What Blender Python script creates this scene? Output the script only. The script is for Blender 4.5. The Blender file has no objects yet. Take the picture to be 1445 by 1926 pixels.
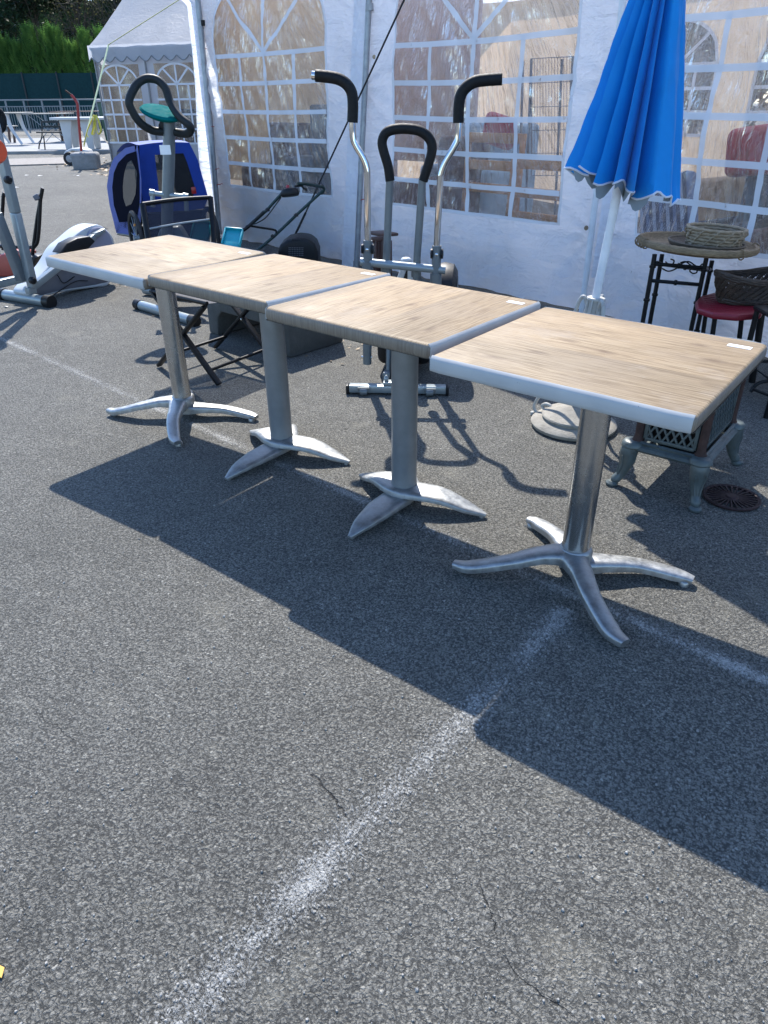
import bpy, bmesh, math, random
from mathutils import Vector, Matrix, noise
random.seed(7)
R = math.radians
scene = bpy.context.scene
COL = scene.collection

# ------------------------------------------------------------------ camera (solved from the four 69 cm table tops)
F_PX, PITCH, ROLL, YAW = 1340.08, .52156, -.00868, .63976
CAM = Vector((.65507, -1.90921, 1.37831))
PW, PH = 1445., 1926.
def _axes():
    cp, sp = math.cos(PITCH), math.sin(PITCH)
    fwd, up, rt = Vector((0, cp, -sp)), Vector((0, sp, cp)), Vector((1, 0, 0))
    r2 = rt*math.cos(ROLL) + up*math.sin(ROLL)
    u2 = -rt*math.sin(ROLL) + up*math.cos(ROLL)
    Z = Matrix.Rotation(YAW, 3, 'Z')
    return Z @ r2, Z @ u2, Z @ fwd
RT, UP, FW = _axes()
RH = Vector((RT.x, RT.y, 0)).normalized()          # horizontal right of the view
FH = Vector((FW.x, FW.y, 0)).normalized()          # horizontal forward
def ray(px, py):
    return FW + RT*((px-PW/2)/F_PX) - UP*((py-PH/2)/F_PX)
def P(px, py, z=0.):                               # photo point -> point at height z
    d = ray(px, py); return CAM + d*((z-CAM.z)/d.z)
def V(px, py, p0, d=None):                         # photo point -> point of the vertical plane through p0 along d
    d = RH if d is None else d
    n = Vector((-d.y, d.x, 0)); r = ray(px, py)
    return CAM + r*(((Vector(p0)-CAM).dot(n))/r.dot(n))
E_DIR = Vector((-.84, .54, 0))
def gh(x, y):                                      # the car park rises a little towards the far left
    t = ((x-CAM.x)*E_DIR.x + (y-CAM.y)*E_DIR.y - 8.)/7.5
    t = max(0., min(1., t)); return .3*t*t*(3-2*t)
def G(px, py):                                     # photo point -> point on the terrain
    z = 0.
    for _ in range(30):
        p = P(px, py, z); z += .5*(gh(p.x, p.y)-z)
    p = P(px, py, z); return Vector((p.x, p.y, gh(p.x, p.y)))
def up(p, z): return Vector((p[0], p[1], z))

# ------------------------------------------------------------------ object helpers
def link(o): COL.objects.link(o); return o
def tag(o, label=None, cat=None, group=None, kind=None):
    for k, v in (('label', label), ('category', cat), ('group', group), ('kind', kind)):
        if v: o[k] = v
    return o
def thing(name, label, cat, loc=(0, 0, 0), rz=0., group=None):
    o = link(bpy.data.objects.new(name, None)); o.location = loc; o.rotation_euler = (0, 0, rz)
    o.empty_display_size = .1
    return tag(o, label, cat, group)
def wloc(o):
    m = Matrix.Identity(4)
    while o is not None:
        m = (Matrix.Translation(o.location) @ o.rotation_euler.to_matrix().to_4x4()) @ m
        o = o.parent
    return m
def cat_rom(pts, n=6, closed=False):
    pts = [Vector(p) for p in pts]
    if len(pts) < 3: return pts
    out = []; N = len(pts)
    rng = range(N) if closed else range(N-1)
    for i in rng:
        if closed: a, b, c, d = pts[i-1], pts[i], pts[(i+1) % N], pts[(i+2) % N]
        else:
            b, c = pts[i], pts[i+1]
            a = pts[i-1] if i else b*2-c
            d = pts[i+2] if i+2 < N else c*2-b
        for k in range(n):
            t = k/n
            out.append(.5*((2*b)+(c-a)*t+(2*a-5*b+4*c-d)*t*t+(3*b-a-3*c+d)*t**3))
    if not closed: out.append(pts[-1])
    return out
class MB:
    def __init__(s): s.v = []; s.f = []; s.m = []
    def add(s, vs, fs, mi=0):
        o = len(s.v); s.v += [Vector(p) for p in vs]
        s.f += [tuple(i+o for i in f) for f in fs]; s.m += [mi]*len(fs); return s
    def box(s, c, size, rot=None, mi=0, taper=1.):
        hx, hy, hz = [q/2 for q in size]
        vs = [Vector((x*(taper if z < 0 else 1), y*(taper if z < 0 else 1), z)) for z in (-hz, hz) for x, y in ((-hx, -hy), (hx, -hy), (hx, hy), (-hx, hy))]
        if rot is not None: vs = [rot @ p for p in vs]
        c = Vector(c)
        return s.add([p+c for p in vs], [(3, 2, 1, 0), (4, 5, 6, 7), (0, 1, 5, 4), (1, 2, 6, 5), (2, 3, 7, 6), (3, 0, 4, 7)], mi)
    def beam(s, a, b, w, h, mi=0, upv=(0, 0, 1)):    # box from a to b, w across, h in the up sense
        a, b = Vector(a), Vector(b); x = (b-a); L = x.length; x.normalize()
        u = Vector(upv); y = u.cross(x)
        if y.length < 1e-4: y = Vector((0, 1, 0)).cross(x)
        y.normalize(); z = x.cross(y)
        rot = Matrix((x, y, z)).transposed()
        return s.box((a+b)/2, (L, w, h), rot, mi)
    def tube(s, pts, r, n=10, closed=False, mi=0, sm=0, cap=True, flat=1.):
        pts = [Vector(p) for p in pts]
        if sm: pts = cat_rom(pts, sm, closed)
        N = len(pts)
        rs = r if isinstance(r, (list, tuple)) else None
        if rs and len(rs) != N:
            rs = [rs[min(len(rs)-1, int(i/(N-1)*(len(rs)-1)))]*(1-(i/(N-1)*(len(rs)-1)) % 1)+rs[min(len(rs)-1, int(i/(N-1)*(len(rs)-1))+1)]*((i/(N-1)*(len(rs)-1)) % 1) for i in range(N)]
        t0 = (pts[1]-pts[0]).normalized()
        ref = Vector((0, 0, 1)) if abs(t0.z) < .9 else Vector((1, 0, 0))
        u = ref.cross(t0).normalized()
        vs = []
        for i in range(N):
            if closed: t = pts[(i+1) % N]-pts[i-1]
            else: t = pts[min(N-1, i+1)]-pts[max(0, i-1)]
            if t.length < 1e-9: t = t0
            t.normalize()
            u = (u-t*u.dot(t))
            if u.length < 1e-6: u = ref.cross(t)
            u.normalize(); w = t.cross(u)
            q = rs[i] if rs else r
            for k in range(n):
                a = 2*math.pi*k/n
                vs.append(pts[i]+u*(q*math.cos(a))+w*(q*flat*math.sin(a)))
        fs = []
        for i in range(N if closed else N-1):
            j = (i+1) % N
            for k in range(n):
                l = (k+1) % n
                fs.append((i*n+k, i*n+l, j*n+l, j*n+k))
        if cap and not closed:
            fs.append(tuple(range(n-1, -1, -1))); fs.append(tuple((N-1)*n+k for k in range(n)))
        return s.add(vs, fs, mi)
    def lathe(s, prof, c=(0, 0, 0), n=32, rot=None, mi=0, sy=1., cap=True):
        if not cap: prof = list(prof)+[prof[0]]
        c = Vector(c); vs = []; fs = []
        for r, z in prof:
            for k in range(n):
                a = 2*math.pi*k/n
                p = Vector((r*math.cos(a), r*sy*math.sin(a), z))
                vs.append((rot @ p if rot is not None else p)+c)
        for i in range(len(prof)-1):
            for k in range(n):
                l = (k+1) % n
                fs.append((i*n+k, i*n+l, (i+1)*n+l, (i+1)*n+k))
        if cap: fs.append(tuple(range(n-1, -1, -1))); fs.append(tuple((len(prof)-1)*n+k for k in range(n)))
        return s.add(vs, fs, mi)
    def prism(s, outline, d, mi=0):                 # outline: 3D points (planar), d: extrusion vector
        o = [Vector(p) for p in outline]; n = len(o); d = Vector(d)
        return s.add(o+[p+d for p in o], [tuple(range(n-1, -1, -1)), tuple(range(n, 2*n))]+[(i, (i+1) % n, n+(i+1) % n, n+i) for i in range(n)], mi)
    def grid(s, fn, us, vs_, mi=0):
        nu, nv = len(us), len(vs_)
        return s.add([fn(u, v) for v in vs_ for u in us], [(j*nu+i, j*nu+i+1, (j+1)*nu+i+1, (j+1)*nu+i) for j in range(nv-1) for i in range(nu-1)], mi)
    def ribbon(s, path, w, t, n=6, mi=0, crown=.25, tip=True):   # cast arm: path on the top face, w widths, t thicknesses (lists)
        pts = cat_rom(path, n); N = len(pts)
        def lerp(a, i):
            x = i/(N-1)*(len(a)-1); k = min(int(x), len(a)-2); return a[k]+(a[k+1]-a[k])*(x-k)
        vs = []; 
        for i in range(N):
            tg = (pts[min(N-1, i+1)]-pts[max(0, i-1)]).normalized()
            y = Vector((0, 0, 1)).cross(tg).normalized(); z = tg.cross(y)
            W, T = lerp(w, i)/2, lerp(t, i)
            sec = [(-W, -T), (-W, -.35*T), (-W*.93, -.1*T), (-W*.6, crown*T*.35), (0, crown*T*.5), (W*.6, crown*T*.35), (W*.93, -.1*T), (W, -.35*T), (W, -T), (W*.6, -T*1.02), (-W*.6, -T*1.02)]
            vs += [pts[i]+y*a+z*b for a, b in sec]
        k = 11; fs = []
        for i in range(N-1):
            for q in range(k):
                l = (q+1) % k
                fs.append((i*k+q, (i+1)*k+q, (i+1)*k+l, i*k+l))
        fs.append(tuple(range(k))); fs.append(tuple((N-1)*k+q for q in range(k-1, -1, -1)))
        return s.add(vs, fs, mi)
    def build(s, name, mat, parent=None, local=False, bevel=0., smooth=40, seg=2, fix=True):
        me = bpy.data.meshes.new(name)
        vs = s.v
        if parent is not None and not local:
            im = wloc(parent).inverted(); vs = [im @ p for p in vs]
        me.from_pydata([tuple(p) for p in vs], [], s.f)
        mats = mat if isinstance(mat, (list, tuple)) else [mat]
        for m in mats: me.materials.append(m)
        if len(mats) > 1: me.polygons.foreach_set('material_index', s.m)
        bm = bmesh.new(); bm.from_mesh(me)
        if fix: bmesh.ops.recalc_face_normals(bm, faces=bm.faces)
        if bevel:
            es = [e for e in bm.edges if len(e.link_faces) == 2 and e.calc_face_angle(0) > R(32)]
            bmesh.ops.bevel(bm, geom=es, offset=bevel, segments=seg, profile=.5, affect='EDGES', clamp_overlap=True)
        bm.to_mesh(me); bm.free()
        if smooth:
            me.polygons.foreach_set('use_smooth', [True]*len(me.polygons))
            me.set_sharp_from_angle(angle=R(smooth))
        me.update()
        o = link(bpy.data.objects.new(name, me))
        if parent is not None: o.parent = parent
        return o
def copy_tree(o, parent=None):
    kids = [c for c in bpy.data.objects if c.parent == o]
    c = o.copy(); link(c)
    if parent is not None: c.parent = parent
    for k in kids: copy_tree(k, c)
    return c

# ------------------------------------------------------------------ material helpers
class NT:
    def __init__(s, name):
        s.mat = bpy.data.materials.new(name); s.mat.use_nodes = True
        s.t = s.mat.node_tree; s.t.nodes.clear()
        s.out = s.t.nodes.new('ShaderNodeOutputMaterial')
        s.tc = s.t.nodes.new('ShaderNodeTexCoord')
        s.obj = s.tc.outputs['Object']
    def n(s, typ, ins=None, out=0, **props):
        nd = s.t.nodes.new('ShaderNode'+typ)
        for k, v in props.items(): setattr(nd, k, v)
        for k, v in (ins or {}).items():
            sk = nd.inputs[k]
            if hasattr(v, 'is_output'): s.t.links.new(v, sk)
            elif isinstance(v, (tuple, list)) and sk.type == 'RGBA' and len(v) == 3: sk.default_value = (*v, 1)
            else: sk.default_value = v
        return nd.outputs[out]
    def math(s, op, a, b=0., c=0., clamp=False): return s.n('Math', {0: a, 1: b, 2: c}, operation=op, use_clamp=clamp)
    def vmath(s, op, a, b=(0, 0, 0), out=0): return s.n('VectorMath', {0: a, 1: b}, out, operation=op)
    def vscale(s, v, k): return s.n('VectorMath', {0: v, 'Scale': k}, operation='SCALE')
    def noise(s, v, scale, detail=2, rough=.5, out=0, dist=0.): return s.n('TexNoise', {'Vector': v, 'Scale': scale, 'Detail': detail, 'Roughness': rough, 'Distortion': dist}, out)
    def vor(s, v, scale, out='Distance', feature='F1', rand=1.): return s.n('TexVoronoi', {'Vector': v, 'Scale': scale, 'Randomness': rand}, out, feature=feature)
    def ramp(s, f, stops, interp='LINEAR'):
        nd = s.t.nodes.new('ShaderNodeValToRGB'); cr = nd.color_ramp; cr.interpolation = interp
        while len(cr.elements) > 1: cr.elements.remove(cr.elements[-1])
        for i, (p, c) in enumerate(stops):
            c = (c, c, c) if isinstance(c, (int, float)) else c
            e = cr.elements[0] if i == 0 else cr.elements.new(p)
            e.position = p; e.color = (*c, 1)
        s.t.links.new(f, nd.inputs[0]); return nd.outputs[0]
    def mr(s, v, a, b, c=0., d=1.): return s.n('MapRange', {0: v, 1: a, 2: b, 3: c, 4: d})
    def mix(s, f, a, b, blend='MIX'):
        nd = s.t.nodes.new('ShaderNodeMix'); nd.data_type = 'RGBA'; nd.blend_type = blend
        for k, v in ((0, f), (6, a), (7, b)):
            if hasattr(v, 'is_output'): s.t.links.new(v, nd.inputs[k])
            elif isinstance(v, (tuple, list)): nd.inputs[k].default_value = (*v[:3], 1)
            else: nd.inputs[k].default_value = v
        return nd.outputs[2]
    def bump(s, h, strength=.3, dist=.01, normal=None):
        ins = {'Height': h, 'Strength': strength, 'Distance': dist}
        if normal is not None: ins['Normal'] = normal
        return s.n('Bump', ins)
    def scale(s, v, sc): return s.n('Mapping', {'Vector': v, 'Scale': sc})
    def done(s, shader): s.t.links.new(shader, s.out.inputs[0]); return s.mat
    def principled(s, **k):
        m = {'color': 'Base Color', 'rough': 'Roughness', 'metal': 'Metallic', 'normal': 'Normal', 'spec': 'Specular IOR Level', 'coat': 'Coat Weight', 'aniso': 'Anisotropic', 'alpha': 'Alpha', 'sheen': 'Sheen Weight', 'crough': 'Coat Roughness'}
        return s.n('BsdfPrincipled', {m[a]: b for a, b in k.items()})
def simple(name, col, rough=.5, metal=0., var=.12, scale=9., bump=.05, bscale=160., bdist=.001, spec=.5, dirt=None, coat=0.):
    t = NT(name)
    n1 = t.noise(t.obj, scale, 5, .6)
    dark = tuple(c*(1-var) for c in col); lite = tuple(min(1, c*(1+var)) for c in col)
    c = t.mix(t.mr(n1, .3, .7), dark, lite)
    if dirt:
        d = t.mr(t.noise(t.obj, scale*2.3, 8, .7), .55, .72)
        c = t.mix(t.math('MULTIPLY', d, dirt[1]), c, dirt[0])
    r = t.mr(t.noise(t.obj, scale*3, 4), .25, .75, max(.03, rough*.8), min(1, rough*1.2))
    nm = t.bump(t.noise(t.obj, bscale, 3), bump, bdist)
    return t.done(t.principled(color=c, rough=r, metal=metal, normal=nm, spec=spec, coat=coat))
M = {}
# asphalt -------------------------------------------------
def rough_ground(t):
    co = t.vmath('ADD', t.obj, t.vscale(t.vmath('SUBTRACT', t.noise(t.obj, 190, 2, out=1), (.5, .5, .5)), .0055))
    co = t.vmath('ADD', co, t.vscale(t.vmath('SUBTRACT', t.noise(t.obj, 36, 2, out=1), (.5, .5, .5)), .014))
    co = t.scale(co, (1, 1, 0))
    def cells(sc, off):
        c = t.vmath('ADD', co, off)
        d = t.vor(c, sc); k = t.n('SeparateColor', {0: t.vor(c, sc, out='Color')})
        return d, [k.node.outputs[i] for i in range(3)]
    dA, (ra, ga, ba) = cells(138, (0, 0, 0)); dB, (rb, gb, bb) = cells(250, (3.3, 1.7, 0))
    domeA = t.math('MULTIPLY', t.mr(dA, .05, .62, 1, 0), t.math('MULTIPLY_ADD', ga, .9, .1))
    domeB = t.math('MULTIPLY', t.mr(dB, .05, .62, 1, 0), t.math('MULTIPLY_ADD', gb, .8, .1))
    grit = t.noise(co, 380, 5, .75)
    f1 = t.noise(co, 105, 7, .70)
    return co, f1, domeA, domeB, ra, rb, ba, bb, grit
def asphalt():
    t = NT('asphalt'); co, f1, dA, dB, ra, rb, ba, bb, grit = rough_ground(t)
    patch = t.noise(t.obj, .9, 8, .62); mid = t.noise(t.obj, 9, 5, .62)
    cr = [(0, .11), (.35, .14), (.62, .165), (.84, .20), (.95, .27), (1, .42)]
    c = t.mix(t.mr(ba, .42, .5), t.ramp(rb, cr), t.ramp(ra, cr))
    c = t.mix(.55, c, t.ramp(grit, [(.30, .06), (.44, .13), (.52, .165), (.62, .21), (.76, .32)]))
    low = t.math('ADD', t.math('MULTIPLY', dA, .55), t.math('ADD', t.math('MULTIPLY', dB, .5), t.math('MULTIPLY', f1, .9)))
    c = t.mix(t.mr(low, .44, .68, .82, 0.), c, (.020, .021, .023))
    c = t.mix(1., c, t.ramp(patch, [(.3, .84), (.5, 1.), (.7, 1.14)]), 'MULTIPLY')
    c = t.mix(1., c, t.ramp(mid, [(.3, .88), (.5, 1.), (.7, 1.10)]), 'MULTIPLY')
    c = t.mix(t.mr(t.noise(t.obj, 2.3, 7, .68), .60, .78, 0, .3), c, (.085, .075, .06))
    st = t.math('MULTIPLY', t.mr(t.noise(t.obj, 1.7, 5, .55, dist=.6), .56, .66), t.mr(t.noise(t.obj, 26, 4), .3, .6))
    c = t.mix(t.math('MULTIPLY', st, .22), c, (.05, .05, .052))
    pale = t.mr(t.noise(t.vmath('ADD', t.obj, (7.7, 2.1, 0)), 3.7, 6, .6), .60, .72)
    c = t.mix(t.math('MULTIPLY', pale, .16), c, (.32, .31, .28))
    c = t.mix(1., c, ASPHALT_TINT, 'MULTIPLY')
    sx = t.n('SeparateXYZ', {0: t.vmath('ADD', t.obj, t.vmath('SUBTRACT', t.vscale(t.noise(t.obj, 22, 4, out=1), .06), (.03, .03, .03)))})
    X, Y = sx.node.outputs[0], sx.node.outputs[1]
    crack = None
    for (a, b, w) in CRACKS:
        d = (b-a); L = d.length; d = d/L
        u = t.math('ADD', t.math('MULTIPLY', X, d.x), t.math('MULTIPLY_ADD', Y, d.y, -(a.x*d.x+a.y*d.y)))
        v = t.math('ABSOLUTE', t.math('ADD', t.math('MULTIPLY', X, -d.y), t.math('MULTIPLY_ADD', Y, d.x, (a.x*d.y-a.y*d.x))))
        v = t.math('ADD', v, t.math('MULTIPLY', t.noise(t.obj, 130, 4), w*1.2))
        k = t.math('MULTIPLY', t.mr(v, w*.75, w*1.4, 1, 0), t.math('MULTIPLY', t.mr(u, 0, .04), t.mr(u, L-.04, L, 1, 0)))
        crack = k if crack is None else t.math('MAXIMUM', crack, k)
    c = t.mix(t.math('MULTIPLY', crack, .8), c, (.014, .014, .014))
    h = t.math('ADD', t.math('MULTIPLY', dA, .55), t.math('MULTIPLY', dB, .42))
    h = t.math('ADD', h, t.math('ADD', t.math('MULTIPLY', grit, .34), t.math('MULTIPLY', f1, .95)))
    h = t.math('SUBTRACT', h, t.math('MULTIPLY', crack, .6))
    h = t.math('ADD', h, t.math('MULTIPLY', mid, 1.0))
    nm = t.bump(h, 1., .0105)
    return t.done(t.principled(color=c, rough=t.mr(rb, 0, 1, .62, .92), normal=nm, spec=.2))
def road_paint():
    t = NT('worn_road_paint'); co, f1, dA, dB, ra, rb, ba, bb, grit = rough_ground(t)
    wear = t.noise(t.obj, 2.6, 6, .62); wear2 = t.noise(t.obj, 15, 5, .62); dust = t.noise(co, 520, 4, .7)
    sx = t.n('SeparateXYZ', {0: t.tc.outputs['UV']}); v = sx.node.outputs[1]
    edge = t.math('ABSOLUTE', t.math('MULTIPLY_ADD', v, 2., -1.))
    prof = t.mr(t.math('ADD', edge, t.math('MULTIPLY_ADD', wear2, .6, -.3)), .10, 1.0, 1., 0.)
    cov = t.math('MULTIPLY', prof, t.math('ADD', t.mr(wear, .34, .68, .42, .82), t.math('MULTIPLY_ADD', wear2, .5, -.25)))
    k = t.math('ADD', t.math('MULTIPLY', grit, .40), t.math('ADD', t.math('MULTIPLY', dust, .30), t.math('ADD', t.math('MULTIPLY', dA, .14), t.math('MULTIPLY', f1, .26))))
    thr = t.math('MULTIPLY_ADD', cov, -.24, .635)
    mask = t.math('MULTIPLY', t.mr(t.math('SUBTRACT', k, thr), -.03, .06), t.mr(cov, .0, .10))
    h = t.math('ADD', t.math('ADD', t.math('MULTIPLY', dA, .5), t.math('MULTIPLY', dB, .4)), t.math('ADD', t.math('MULTIPLY', grit, .3), t.math('MULTIPLY', f1, .9)))
    nm = t.bump(h, 1., .009)
    col = t.mix(t.mr(t.noise(t.obj, 60, 4), .3, .7), (.31, .312, .298), (.44, .44, .42))
    sh = t.principled(color=col, rough=.75, normal=nm, spec=.3)
    return t.done(t.n('MixShader', {0: mask, 1: t.n('BsdfTransparent'), 2: sh}))
ASPHALT_TINT = (1.34, 1.31, 1.17)
SKY, SUN, EXPO = .15, 3.7, 1.35
CRACKS = [(P(575, 1452), P(668, 1552), .006), (P(1318, 1470), P(1362, 1500), .010), (P(655, 1545), P(745, 1500), .003), (P(905, 1640), P(932, 1790), .0016), (P(930, 1785), P(1085, 1926), .0022), (P(60, 1330), P(170, 1420), .0016), (P(1180, 1560), P(1330, 1600), .0018)]
def wood_top():
    t = NT('oak_laminate'); o = t.obj
    sx = t.n('SeparateXYZ', {0: o}); X, Y, Z = [sx.node.outputs[i] for i in range(3)]
    pl = t.math('FLOOR', t.math('MULTIPLY_ADD', Y, 1/.173, 2.37))
    off = t.n('CombineXYZ', {0: t.math('MULTIPLY', pl, 3.17), 1: t.math('MULTIPLY', pl, 1.31), 2: t.n('ObjectInfo', out=4)})
    base = t.vmath('ADD', o, off)
    warp = t.vmath('ADD', base, t.vscale(t.noise(t.scale(base, (2.2, 5, 1)), 1.3, 3, out=1), .05))
    grain = t.noise(t.scale(warp, (2.4, 66, 1)), 2.4, 9, .70, dist=.3)
    fine = t.noise(t.scale(warp, (11, 330, 1)), 1.6, 4, .6)
    broad = t.noise(t.scale(warp, (1.2, 7, 1)), 1.6, 5, .6)
    cloud = t.noise(base, 3.6, 5, .6)
    c = t.ramp(grain, [(.28, (.080, .051, .029)), (.41, (.188, .134, .078)), (.51, (.272, .203, .123)), (.63, (.332, .258, .162)), (.78, (.39, .317, .214))])
    c = t.mix(1., c, t.ramp(broad, [(.28, (.72, .69, .68)), (.5, (1, 1, 1)), (.75, (1.06, 1.04, 1.02))]), 'MULTIPLY')
    c = t.mix(t.mr(cloud, .45, .75, 0, .4), c, (.34, .275, .20))
    c = t.mix(t.mr(fine, .50, .70, 0, .5), c, (.17, .12, .075))
    kn = t.vor(t.scale(base, (3.4, 7.5, 1)), 1.35)
    c = t.mix(t.math('MULTIPLY', t.mr(kn, .04, .20, 1, 0), t.mr(fine, .3, .6)), c, (.10, .062, .04))
    fr = t.math('ABSOLUTE', t.math('SUBTRACT', t.math('FRACT', t.math('MULTIPLY_ADD', Y, 1/.173, 2.37)), .5))
    seam = t.math('MULTIPLY', t.mr(fr, .488, .497), t.mr(t.noise(t.scale(o, (1, .01, 1)), 7, 3), .42, .58))
    c = t.mix(t.math('MULTIPLY', seam, .55), c, (.10, .068, .045))
    shade = t.n('TexWhiteNoise', {1: t.math('ADD', pl, t.n('ObjectInfo', out=4))}, 0, noise_dimensions='1D')
    c = t.mix(1., c, t.mix(shade, (.86, .86, .87), (1.08, 1.07, 1.06)), 'MULTIPLY')
    gx = t.vscale(o, 1.)
    scr = t.mr(t.noise(t.scale(o, (30, 4, 1)), 3, 6, .7), .66, .7, 0, .25)
    c = t.mix(scr, c, (.45, .39, .31))
    ring = t.vor(t.vmath('ADD', o, off), 5.2); rg = t.math('MULTIPLY', t.mr(t.math('ABSOLUTE', t.math('SUBTRACT', ring, .20)), .0, .012, 1, 0), t.mr(t.noise(base, 9, 3), .5, .62))
    c = t.mix(t.math('MULTIPLY', rg, .22), c, (.14, .10, .07))
    sm = t.noise(t.vmath('ADD', base, (5, 2, 1)), 5.5, 6, .62)
    c = t.mix(t.mr(sm, .55, .72, 0, .22), c, (.47, .44, .40))
    nm = t.bump(t.math('ADD', grain, t.math('MULTIPLY', fine, .5)), .12, .0012)
    rr = t.math('ADD', t.mr(sm, .3, .7, .50, .68), t.math('MULTIPLY', fine, .12))
    return t.done(t.principled(color=c, rough=rr, normal=nm, spec=.24))
def wood_edge():
    t = NT('wood_edge_strip'); o = t.obj
    f = t.noise(t.scale(o, (210, 210, 7)), 1., 5, .65)
    f2 = t.noise(t.scale(o, (24, 24, 2)), 1., 4, .6)
    c = t.ramp(f, [(.25, (.085, .064, .046)), (.5, (.165, .13, .095)), (.75, (.255, .21, .16))])
    c = t.mix(t.mr(f2, .35, .7, 0, .5), c, (.23, .19, .145))
    return t.done(t.principled(color=c, rough=.5, normal=t.bump(f, .2, .0008)))
def chipped_white():
    t = NT('chipped_white_paint'); o = t.obj
    chip = t.noise(o, 26, 8, .75); c2 = t.noise(t.vmath('ADD', o, (3, 1, 7)), 9, 3)
    m = t.math('MULTIPLY', t.mr(chip, .645, .665), t.mr(c2, .47, .53))
    c = t.mix(t.mr(t.noise(o, 11, 5), .3, .7), (.34, .345, .34), (.41, .41, .395))
    c = t.mix(t.mr(t.noise(t.scale(o, (30, 30, 300)), 1, 6, .7), .60, .75, 0, .3), c, (.5, .48, .44))
    c = t.mix(m, c, (.035, .03, .027))
    return t.done(t.principled(color=c, rough=.38, normal=t.bump(t.math('SUBTRACT', t.noise(o, 40, 3), m), .2, .001)))
def brushed(name, col, rough):
    t = NT(name); o = t.obj
    ringn = t.noise(t.scale(o, (3, 3, 60)), 1, 3, .6); s = t.noise(o, 16, 5, .65)
    c = t.mix(t.mr(ringn, .3, .7), tuple(q*.95 for q in col), tuple(min(1, q*1.04) for q in col))
    sc = t.mr(t.noise(t.scale(o, (60, 60, 14)), 1, 6, .75),   .74, .80, 0, .3)
    c = t.mix(sc, c, tuple(q*.7 for q in col))
    r = t.math('ADD', t.mr(s, .35, .7, rough*.85, rough*1.2), t.math('MULTIPLY', sc, .2))
    return t.done(t.principled(color=c, rough=r, metal=1.))
def cast_alu(name, col, rough):
    t = NT(name); o = t.obj
    s = t.noise(o, 30, 8, .72); g = t.noise(o, 260, 4, .7)
    c = t.mix(t.mr(s, .35, .68), tuple(q*.72 for q in col), tuple(min(1, q*1.15) for q in col))
    c = t.mix(t.mr(t.noise(t.scale(o, (60, 9, 9)), 1, 7, .75), .58, .7, 0, .5), c, tuple(q*.5 for q in col))
    c = t.mix(t.mr(t.vor(o, 17), .05, .0, 0, .8), c, (.1, .1, .1))
    r = t.mr(s, .3, .7, rough*.75, rough*1.35)
    return t.done(t.principled(color=c, rough=r, metal=.85, normal=t.bump(t.math('ADD', g, s), .16, .0015)))
def tent_pvc(name='white_pvc_canvas', k=1.):
    t = NT(name); o = t.obj
    n1 = t.noise(o, 2.2, 7, .65); n2 = t.noise(t.scale(o, (6, 6, 1.1)), 1, 6, .7)
    c = t.mix(t.mr(n1, .35, .7), (.84*k, .86*k, .90*k), (.76*k, .775*k, .80*k))
    c = t.mix(t.mr(n2, .56, .76, 0, .35), c, (.55, .555, .55))
    c = t.mix(t.mr(t.noise(t.scale(o, (40, 40, 5)), 1, 8, .8), .66, .78, 0, .3), c, (.40, .39, .37))
    weave = t.noise(o, 420, 2); cr = t.noise(o, 4.5, 7, .55, dist=1.6); cr2 = t.noise(t.scale(o, (3, 3, 14)), 1.5, 5, .6)
    h = t.math('ADD', t.math('ADD', t.math('MULTIPLY', weave, .035), cr), t.math('MULTIPLY', cr2, .5))
    nm = t.bump(h, .85 if k == 1. else .22, .045)
    d = t.principled(color=c, rough=.5, normal=nm, spec=.35)
    tr = t.n('BsdfTranslucent', {0: (.82*k, .87*k, .97*k), 'Normal': nm})
    return t.done(t.n('MixShader', {0: .52, 1: d, 2: tr}))
def warm_lit_canvas():  # white tent canvas seen from inside, warm light put into its beige colour
    t = NT('warm_lit_inner_canvas'); o = t.obj
    c = t.mix(t.mr(t.noise(t.scale(o, (2, 2, .5)), 1.5, 5, .6), .3, .7), (.46, .35, .235), (.62, .49, .345))
    nm = t.bump(t.noise(t.scale(o, (5, 5, 1)), 1, 5), .5, .03)
    return t.done(t.n('MixShader', {0: .35, 1: t.principled(color=c, rough=.7, normal=nm), 2: t.n('BsdfTranslucent', {0: (.80, .64, .48)})}))
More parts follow.
